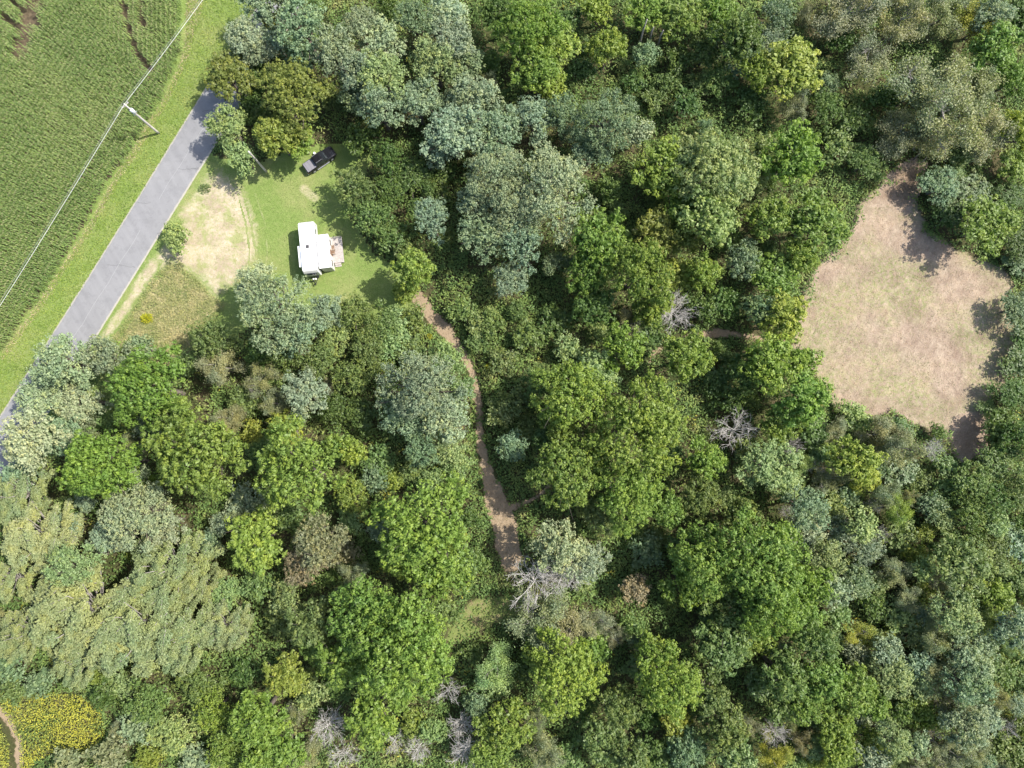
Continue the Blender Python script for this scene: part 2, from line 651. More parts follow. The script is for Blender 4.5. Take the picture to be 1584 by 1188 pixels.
patch('bare_soil', PP([(1362, 280), (1385, 255), (1412, 242), (1436, 252), (1426, 300), (1405, 335), (1372, 318), (1345, 320)]), .018, M['bare'], .3, 2.6, .8, 2)
patch('bare_soil', PP([(1475, 640), (1530, 625), (1528, 700), (1492, 726), (1462, 695)]), .018, M['bare'], .3, 2.6, .8, 2)
for tr_, w_ in (([(362, 268), (376, 300), (388, 345), (396, 392), (400, 430)], .22), ([(348, 262), (368, 300), (380, 345), (386, 385), (384, 430)], .22), ([(470, 292), (480, 301), (487, 306)], 1.0), ([(395, 300), (410, 345), (414, 390), (410, 420)], .22), ([(265, 400), (300, 424), (330, 456)], .45)):
    ln_ = PP(tr_)
    patch('worn_track', ln_, .028, M['worn'], .16, .5, .25, .8, lambda p, l=ln_, w=w_: w - dist_line(p, l), (ln_.min(0) - 2, ln_.max(0) + 2))


def road():
    L, Rr = PP(ROAD_L), PP(ROAD_R)
    def resample(c, n):
        s = np.r_[0, np.cumsum(np.hypot(*np.diff(c, axis=0).T))]
        t = np.linspace(0, s[-1], n)
        return np.column_stack([np.interp(t, s, c[:, 0]), np.interp(t, s, c[:, 1])])
    n = 160
    def smooth(c):
        for _ in range(30):
            c[1:-1] = (c[:-2] + 2 * c[1:-1] + c[2:]) / 4
        return c
    a, b = smooth(resample(L, n)), smooth(resample(Rr, n))
    V, F, E = [], [], []
    ks = [0, .03, .08, .25, .5, .75, .92, .97, 1]
    zs = [.0, .045, .05, .07, .09, .07, .05, .045, .0]
    for i in range(n):
        for k, z in zip(ks, zs):
            p = a[i] * (1 - k) + b[i] * k
            if k in (0, 1):
                p = p + (b[i] - a[i]) * ((1 if k else -1) * .02 + random.uniform(-.003, .003))
            V.append((p[0], p[1], z + .03)); E.append(1 if k in (0, 1) else .55 if k in (.03, .97) else 0)
    m = len(ks)
    for i in range(n - 1):
        for k in range(m - 1):
            F.append((i * m + k, i * m + k + 1, (i + 1) * m + k + 1, (i + 1) * m + k))
    me = idx_mesh('road', V, F, True, {'edge': E})
    me.materials.append(M['asphalt'])
    o = link('road', me); o['kind'] = 'structure'
    # crack sealant: thin wandering lines along the crown of the road
    cr = Obj()
    for k0, i0, i1 in ((.52, 30, 78), (.5, 84, 108), (.47, 12, 28)):
        pts = []
        for i in range(i0, i1):
            k = k0 + .012 * math.sin(i * .7) + random.uniform(-.006, .006)
            pts.append(a[i] * (1 - k) + b[i] * k)
        Vv, Ff = [], []
        for i, p in enumerate(pts):
            q = pts[min(i + 1, len(pts) - 1)] - pts[max(i - 1, 0)]
            nrm = np.array([-q[1], q[0]]) / np.hypot(*q) * .035
            Vv += [(*(p - nrm), .125), (*(p + nrm), .125)]
            if i: Ff.append((2 * i - 2, 2 * i - 1, 2 * i + 1, 2 * i))
        cr.add(Vv, Ff)
    dk = Obj()
    rr_ = random.Random(5)
    for i0 in (20, 37, 52, 69, 83, 91, 104):
        k, i = rr_.choice([.05, .5, .25]), float(i0)
        pts = []
        for _ in range(rr_.randint(9, 22)):
            ii = int(i); fr_ = i - ii
            A_ = a[ii] * (1 - fr_) + a[ii + 1] * fr_; B_ = b[ii] * (1 - fr_) + b[ii + 1] * fr_
            pts.append(A_ * (1 - k) + B_ * k)
            k = min(.95, k + rr_.uniform(.01, .06)); i += rr_.uniform(-.18, .22)
        Vv, Ff = [], []
        for q_, p in enumerate(pts):
            q = pts[min(q_ + 1, len(pts) - 1)] - pts[max(q_ - 1, 0)]
            nrm = np.array([-q[1], q[0]]) / max(np.hypot(*q), 1e-6) * rr_.uniform(.012, .03)
            Vv += [(*(p - nrm), .121), (*(p + nrm), .121)]
            if q_: Ff.append((2 * q_ - 2, 2 * q_ - 1, 2 * q_ + 1, 2 * q_))
        dk.add(Vv, Ff)
    cr_dark = dk
    co = cr.build('crack_seam', simple('pale_seam', (.275, .273, .27), .8), o)
    cr_dark.build('crack', simple('crack_fill', (.11, .11, .11), .9), o)
    return a, b


ROAD_A, ROAD_B = road()

# ------------------------------------------------------------------ tree prototypes
def tubes_np(paths, n=5):
    """paths: list of (pts (k,3), radii (k,))"""
    Vs, Fs, o = [], [], 0
    for pts, rad in paths:
        pts = np.asarray(pts); k = len(pts)
        t = unit(np.gradient(pts, axis=0))
        ref = np.array([.31, .95, .05]) if abs(t[0, 2]) > .5 else np.array([0, 0, 1.0])
        a = unit(np.cross(t, ref)); b = np.cross(t, a)
        an = np.linspace(0, 2 * math.pi, n, endpoint=False)
        ring = pts[:, None, :] + (a[:, None, :] * np.cos(an)[None, :, None] + b[:, None, :] * np.sin(an)[None, :, None]) * np.asarray(rad)[:, None, None]
        Vs.append(ring.reshape(-1, 3))
        i = np.arange(k - 1)[:, None] * n; j = np.arange(n)[None, :]; j2 = (j + 1) % n
        Fs.append(np.stack([i + j, i + j2, i + n + j2, i + n + j], -1).reshape(-1, 4) + o)
        o += k * n
    V = np.vstack(Vs); F = np.vstack(Fs)
    me = bpy.data.meshes.new('branches')
    me.vertices.add(len(V)); me.vertices.foreach_set('co', V.astype(np.float32).reshape(-1))
    me.loops.add(F.size); me.loops.foreach_set('vertex_index', F.astype(np.int32).reshape(-1))
    me.polygons.add(len(F))
    me.polygons.foreach_set('loop_start', np.arange(len(F), dtype=np.int32) * 4)
    me.polygons.foreach_set('loop_total', np.full(len(F), 4, dtype=np.int32))
    me.polygons.foreach_set('use_smooth', np.ones(len(F), bool))
    me.update(calc_edges=True)
    return me


def lobes_for(r, Rr, Hc, zb, n, a_rel):
    out = []
    ph = r.random() * 6.28
    for i in range(n):
        rr = Rr * (1 - a_rel * .85) * math.sqrt((i + .35) / n)
        an = ph + i * 2.39996 + r.normal() * .25
        wob = 1 + .20 * math.sin(2 * an + ph) + .14 * math.sin(3 * an + 2.3 * ph) + .12 * math.sin(7 * an + ph) + r.normal() * .06
        rr *= wob
        z = zb + Hc * (1 - .8 * (rr / Rr) ** 2) + r.normal() * Hc * .17
        a = Rr * a_rel * (1.12 - .45 * rr / Rr) * r.uniform(.6, 1.3)
        out.append((rr * math.cos(an), rr * math.sin(an), z, a))
    return np.array(out)


def make_crown(kind, Rr, seed):
    """returns (leaf mesh, limb mesh, height)"""
    r = np.random.default_rng(seed)
    if kind == 'W':      # compound-leaved tree: star-like tufts
        n = {7: 36, 4: 18, 2: 9}[Rr]; a_rel = {7: .24, 4: .32, 2: .43}[Rr]
        ht = {7: 14.0, 4: 10.0, 2: 5.5}[Rr]; Hc = ht * .30; s, k, L, Wd, tr = .40, 34, .37, .16, .40
    elif kind == 'S':    # pale, billowing, fine-leaved
        n = {7: 42, 4: 22, 2: 9}[Rr]; a_rel = {7: .20, 4: .27, 2: .40}[Rr]
        ht = {7: 15.0, 4: 11.0, 2: 6.0}[Rr]; Hc = ht * .32; s, k, L, Wd, tr = .34, 22, .24, .14, .32
    elif kind == 'M':    # plain green thicket tree
        n = {7: 32, 4: 17, 2: 8}[Rr]; a_rel = {7: .23, 4: .31, 2: .42}[Rr]
        ht = {7: 10.0, 4: 7.0, 2: 3.8}[Rr]; Hc = ht * .33; s, k, L, Wd, tr = .40, 19, .27, .15, .33
    else:
        raise ValueError(kind)
    zb = ht - Hc - Rr * a_rel * .7
    lob = lobes_for(r, Rr, Hc, zb, n, a_rel)
    C, N = [], []
    for i, (x, y, z, a) in enumerate(lob):
        m = int(2 * math.pi * a * a * 1.25 / (s * s))
        v = unit(r.normal(size=(m * 2, 3)))
        v = v[v[:, 2] > -.35][:m]
        sq = np.array([1, 1, .82])
        bump = .82 + .36 * vnoise(v + i * 3.1, .5, seed % 17)
        c = np.array([x, y, z]) + v * a * sq * bump[:, None]
        C.append(c); N.append(v)
    C = np.vstack(C); N = np.vstack(N)
    deep = np.zeros(len(C), bool)
    for (x, y, z, a) in lob:
        d = np.linalg.norm((C - np.array([x, y, z])) / np.array([1, 1, .82]), axis=1)
        deep |= d < a * .70
    hole = fbm(C, 1.5 if kind != 'S' else 1.1, seed % 23) < .30
    keep = ~(deep | hole)
    C, N = C[keep], N[keep]
    # tufts keep their distance from each other, so that each one stands out
    md = {'W': .82, 'S': .60, 'M': .62}[kind] * (1 if Rr > 2 else .8)
    order = r.permutation(len(C)); C, N = C[order], N[order]
    cell = {}
    sel = []
    for i in range(len(C)):
        cx, cy, cz_ = C[i]
        kx, ky, kz = int(cx // md), int(cy // md), int(cz_ // md)
        ok = True
        for ax in (-1, 0, 1):
            for ay in (-1, 0, 1):
                for az in (-1, 0, 1):
                    for q in cell.get((kx + ax, ky + ay, kz + az), ()):
                        if (q[0] - cx) ** 2 + (q[1] - cy) ** 2 + (q[2] - cz_) ** 2 < md * md:
                            ok = False
        if ok:
            cell.setdefault((kx, ky, kz), []).append((cx, cy, cz_)); sel.append(i)
    C, N = C[sel], N[sel]
    C = C + unit(N + np.array([0, 0, .7])) * r.uniform(-.25, .45, (len(C), 1)) * ({'W': 1, 'S': .6, 'M': .8}[kind]) * (1 if Rr > 2 else .6)
    m = len(C)
    tone = np.repeat(.55 * fbm(C, 2.2, seed % 13 + 5) + .45 * r.random(m), k)
    A = unit(N + np.array([.08, .02, .75]) + r.normal(size=(m, 3)) * .22)      # axis of each tuft
    An = np.repeat(A, k, 0)
    rv = unit(r.normal(size=(m * k, 3)))
    u = unit(An * r.uniform(.25, 1.1, (m * k, 1)) + rv * .85)                  # where the leaf sits on its tuft
    tang = unit(u - An * (u * An).sum(1, keepdims=True))
    d = unit(tang - u * (tang * u).sum(1, keepdims=True) + np.array([0, 0, -.12]) + r.normal(size=(m * k, 3)) * ({'W': .28, 'S': .6, 'M': .5}[kind]))
    rad = tr * (1.0 + .25 * r.normal(size=(m, 1)))
    base = np.repeat(C, k, 0) + u * np.repeat(rad, k, 0) * (.35 + .65 * r.random((m * k, 1)) ** .5)
    fn = unit(u + np.array([0, 0, .25]) + r.normal(size=(m * k, 3)) * ({'W': .22, 'S': .28, 'M': .3}[kind]))
    Q = leaves(base, d, fn, L * r.uniform(.7, 1.25, m * k), Wd * r.uniform(.8, 1.25, m * k), .12)
    # loose inner foliage so that gaps end in leaves, not in sky
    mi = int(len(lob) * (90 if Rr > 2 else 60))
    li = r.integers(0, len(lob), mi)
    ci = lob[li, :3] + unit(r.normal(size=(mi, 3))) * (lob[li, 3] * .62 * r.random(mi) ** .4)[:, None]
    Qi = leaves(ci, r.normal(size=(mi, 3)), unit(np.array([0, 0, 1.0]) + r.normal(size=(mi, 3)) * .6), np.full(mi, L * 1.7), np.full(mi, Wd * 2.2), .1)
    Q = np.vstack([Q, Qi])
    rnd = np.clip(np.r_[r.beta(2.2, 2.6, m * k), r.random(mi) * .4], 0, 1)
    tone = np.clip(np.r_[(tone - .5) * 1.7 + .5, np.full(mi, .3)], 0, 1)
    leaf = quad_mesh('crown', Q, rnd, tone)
    # trunk and limbs
    paths = []
    top = np.array([r.normal() * .2 * Rr * .3, r.normal() * .06 * Rr, zb + Hc * .45])
    tr0 = .028 * ht + .03
    t = np.linspace(0, 1, 7)
    tk = np.column_stack([top[0] * t ** 1.5, top[1] * t ** 1.5, top[2] * t])
    tk[1:-1, :2] += r.normal(size=(5, 2)) * .09
    paths.append((tk, tr0 * (1.25 - t * .95)))
    for (x, y, z, a) in lob:
        st = r.uniform(.38, .9)
        p0 = np.array([top[0] * st ** 1.5, top[1] * st ** 1.5, top[2] * st])
        p3 = np.array([x, y, z + a * .3])
        mid = (p0 + p3) / 2 + np.array([(x - p0[0]) * .1, (y - p0[1]) * .1, -.05 * ht]) + r.normal(size=3) * .15
        tt = np.linspace(0, 1, 5)[:, None]
        pts = (1 - tt) ** 2 * p0 + 2 * tt * (1 - tt) * mid + tt ** 2 * p3
        rr = tr0 * .42 * (1 - tt[:, 0] * .82)
        paths.append((pts, rr))
        for _ in range(2):
            q = p3 + r.normal(size=3) * a * .6
            paths.append((np.array([pts[3], (pts[3] + q) / 2 + r.normal(size=3) * .08, q]), np.array([.035, .022, .008]) * (ht / 10)))
    limb = tubes_np(paths)
    return leaf, limb, ht, (zb + Hc * .75) / ht


def make_poplar(seed, Rr=6):
    """olive tree whose long sprays sweep out and droop"""
    r = np.random.default_rng(seed)
    ht = 13.0
    paths, C, D = [], [], []
    tk = np.array([[0, 0, 0], [.1, .1, 4], [0, -.1, 8], [-.2, -.3, 12]], float)
    paths.append((tk, np.array([.38, .3, .2, .06])))
    nb = 44
    wa = math.atan2(-.82, -.57)
    for i in range(nb):
        an = i * 2.39996 + r.normal() * .2
        f = math.sqrt((i + .5) / nb)
        ln = r.uniform(2.0, 3.9)
        wd = wa + r.normal() * .30 + .35 * math.sin(an) * 0
        dr = np.array([math.cos(wd), math.sin(wd), 0])
        p0 = np.array([math.cos(an) * Rr * .92 * f, math.sin(an) * Rr * .80 * f, 0]) - dr * ln * .45
        p0[:2] *= 1 + .12 * math.sin(3 * an + seed)
        p0[2] = ht * (.90 - .38 * f * f) + r.normal() * 1.1
        end = p0 + dr * ln + np.array([0, 0, -.22 * ln])
        mid = (p0 + end) / 2 + np.array([0, 0, ln * .20])
        tt = np.linspace(0, 1, 6)[:, None]
        pts = (1 - tt) ** 2 * p0 + 2 * tt * (1 - tt) * mid + tt ** 2 * end
        paths.append((pts, .045 * (1 - tt[:, 0] * .85)))
        zs = max(p0[2] * .55, 3.0)
        s0 = np.array([0, -.1, zs]); sm = (s0 + p0) / 2 + np.array([0, 0, -.6])
        paths.append(((1 - tt) ** 2 * s0 + 2 * tt * (1 - tt) * sm + tt ** 2 * p0, .11 - .065 * tt[:, 0]))
        for t_ in np.linspace(.0, 1.0, int(ln * 3.2)):
            c = (1 - t_) ** 2 * p0 + 2 * t_ * (1 - t_) * mid + t_ ** 2 * end
            tan = unit((1 - t_) * (mid - p0) + t_ * (end - mid))
            side = unit(np.cross(tan, [0, 0, 1]))
            for sg in (-1, 1, 0):
                sl = (.62 - .30 * t_) * r.uniform(.6, 1.15) * (1 if sg else .5)
                e = c + side * sg * sl + tan * sl * .9 + np.array([0, 0, -.30 * sl])
                for q in np.linspace(.2, 1, 3 if sg else 2):
                    C.append(c * (1 - q) + e * q + r.normal(size=3) * .05); D.append(unit(e - c + tan * .6))
    C = np.array(C); D = np.array(D); k = 8; m = len(C)
    d = unit(np.repeat(D, k, 0) + r.normal(size=(m * k, 3)) * .55)
    fn = unit(np.array([0, 0, 1.0]) + r.normal(size=(m * k, 3)) * .5)
    base = np.repeat(C, k, 0) + r.normal(size=(m * k, 3)) * .09
    Q = leaves(base, d, fn, .29 * r.uniform(.7, 1.3, m * k), .17 * r.uniform(.8, 1.2, m * k), .2)
    tone = np.clip((np.repeat(fbm(C, 1.6, seed % 7), k) - .5) * 2 + .5, 0, 1)
    return quad_mesh('crown', Q, r.beta(2.2, 2.4, m * k), tone), tubes_np(paths, 4), ht, .72


def bare(seed, Rr=4.0, ht=8.0, n1=9, leafy=0.0, fan=1.0, thick=.07, wob=.16):
    """bare or half bare tree: a real branching skeleton of tapered twigs"""
    r = np.random.default_rng(seed)
    paths, tips = [], []
    lean = r.normal(size=2) * .04 * ht
    base_top = np.array([lean[0], lean[1], ht * .5])
    tk = np.array([[0, 0, 0], [lean[0] * .4, lean[1] * .4, ht * .25], base_top, [lean[0] * 1.3, lean[1] * 1.3, ht * .8]])
    paths.append((tk, np.array([.17, .14, .11, .05]) * ht / 8))

    def grow(p, d, ln, rad, lev):
        segs = 4
        pts = [p]
        dd = d
        for _ in range(segs):
            dd = unit(dd + r.normal(size=3) * wob + np.array([0, 0, .05]))
            pts.append(pts[-1] + dd * ln / segs)
        pts = np.array(pts)
        paths.append((pts, rad * np.linspace(1, .35, segs + 1)))
        if lev >= 3:
            tips.append(pts[-1]); tips.append(pts[2]); return
        for k in range(5 if lev < 2 else 4):
            q = r.uniform(.3, 1.0)
            i = min(int(q * segs), segs - 1)
            b = pts[i] + (pts[i + 1] - pts[i]) * (q * segs - i)
            nd = unit(unit(pts[i + 1] - pts[i]) + r.normal(size=3) * .55)
            grow(b, nd, ln * r.uniform(.42, .62), max(rad * .55, .016), lev + 1)
    for i in range(n1):
        an = i * 2.39996 + r.normal() * .3
        st = r.uniform(.35, 1.0)
        p = tk[1] + (tk[3] - tk[1]) * st
        up = r.uniform(.3, 1.1)
        d = unit(np.array([math.cos(an), math.sin(an), up * fan]))
        grow(p, d, Rr * r.uniform(.55, .85), thick * ht / 8 * r.uniform(.7, 1.2), 1)
    me = tubes_np(paths[1:], 4)
    tm = tubes_np(paths[:1], 7)
    leafm = None
    if leafy > 0:
        T_ = np.array(tips)
        T_ = T_[fbm(T_, 1.6, seed % 11) > (.62 - .3 * leafy)] if leafy < 1 else T_
        k = int(9 + 12 * leafy)
        m = len(T_)
        base = np.repeat(T_, k, 0) + r.normal(size=(m * k, 3)) * .30
        d = unit(r.normal(size=(m * k, 3)) + np.array([0, 0, .3]))
        fn = unit(np.array([0, 0, 1.0]) + r.normal(size=(m * k, 3)) * .6)
        Q = leaves(base, d, fn, .24 * r.uniform(.7, 1.3, m * k), .14 * r.uniform(.8, 1.2, m * k), .2)
        leafm = quad_mesh('crown', Q, r.beta(2, 2, m * k), np.clip((np.repeat(fbm(T_, 1.8, 4), k) - .5) * 2.4 + .5, 0, 1))
    return leafm, me, tm, ht


PROTO = {}
sd_ = 100
for kind, sizes in (('W', ((7, 4), (4, 6), (2, 4))), ('S', ((7, 3), (4, 5), (2, 3))), ('M', ((7, 2), (4, 5), (2, 5)))):
    for Rr, cnt in sizes:
        for i in range(cnt):
            sd_ += 1
            lm, bm_, ht, cz = make_crown(kind, Rr, sd_)
            lm.materials.append(M['leaf_matte'] if kind == 'S' else M['leaf'])
            bm_.materials.append(M['bark'])
            PROTO.setdefault((kind, Rr), []).append((lm, bm_, None, ht, cz))
for i in range(4):
    lm, bm_, ht, cz = make_poplar(300 + i)
    lm.materials.append(M['leaf_matte']); bm_.materials.append(M['greywood'])
    PROTO.setdefault(('P', 6), []).append((lm, bm_, None, ht, cz))
for i in range(6):    # half bare, thin-leaved
    lm, bm_, tm, ht = bare(400 + i, 4.0, 8.0, 12, .75 if i % 2 else 1.0, .9)
    lm.materials.append(M['leaf']); bm_.materials.append(M['greywood']); tm.materials.append(M['bark'])
    PROTO.setdefault(('T', 4), []).append((lm, bm_, tm, ht, .75))
for i in range(5):    # dead
    lm, bm_, tm, ht = bare(500 + i, 3.6, 7.0, (18, 28, 22, 32, 24)[i], 0, (.6, 1.2, .9, .7, 1.4)[i], (.05, .036, .04, .034, .04)[i], (.2, .12, .16, .09, .14)[i])
    bm_.materials.append(M['deadwood']); tm.materials.append(M['deadwood'])
    PROTO.setdefault(('D', 4), []).append((None, bm_, tm, ht, .75))

TINT = dict(
    g=(.142, .205, .040), y=(.185, .232, .044), o=(.168, .185, .045), d=(.090, .142, .038), m=(.138, .190, .058),
    s=(.200, .255, .150), sl=(.262, .312, .186), sg=(.155, .215, .108), p=(.205, .243, .105), pl=(.238, .270, .120),
    t=(.200, .220, .120), tt=(.222, .240, .132), r=(.175, .172, .095), yy=(.27, .28, .05), lg=(.215, .275, .105), bb=(.22, .19, .12))
WORD = dict(g='bright green', y='yellow-green', o='olive-gold', d='dark green', m='mid green', s='silvery grey-green', sl='pale silvery', sg='dull blue-green',
            p='olive', pl='pale olive', t='grey-olive', tt='tan-tinged', r='reddish-brown tinged', yy='yellow', lg='pale green', bb='brown-grey')
KIND = dict(W='tufted tree', S='billowing tree', P='feathery drooping tree', M='bushy tree', T='thin twiggy tree', D='dead tree', B='round bush')

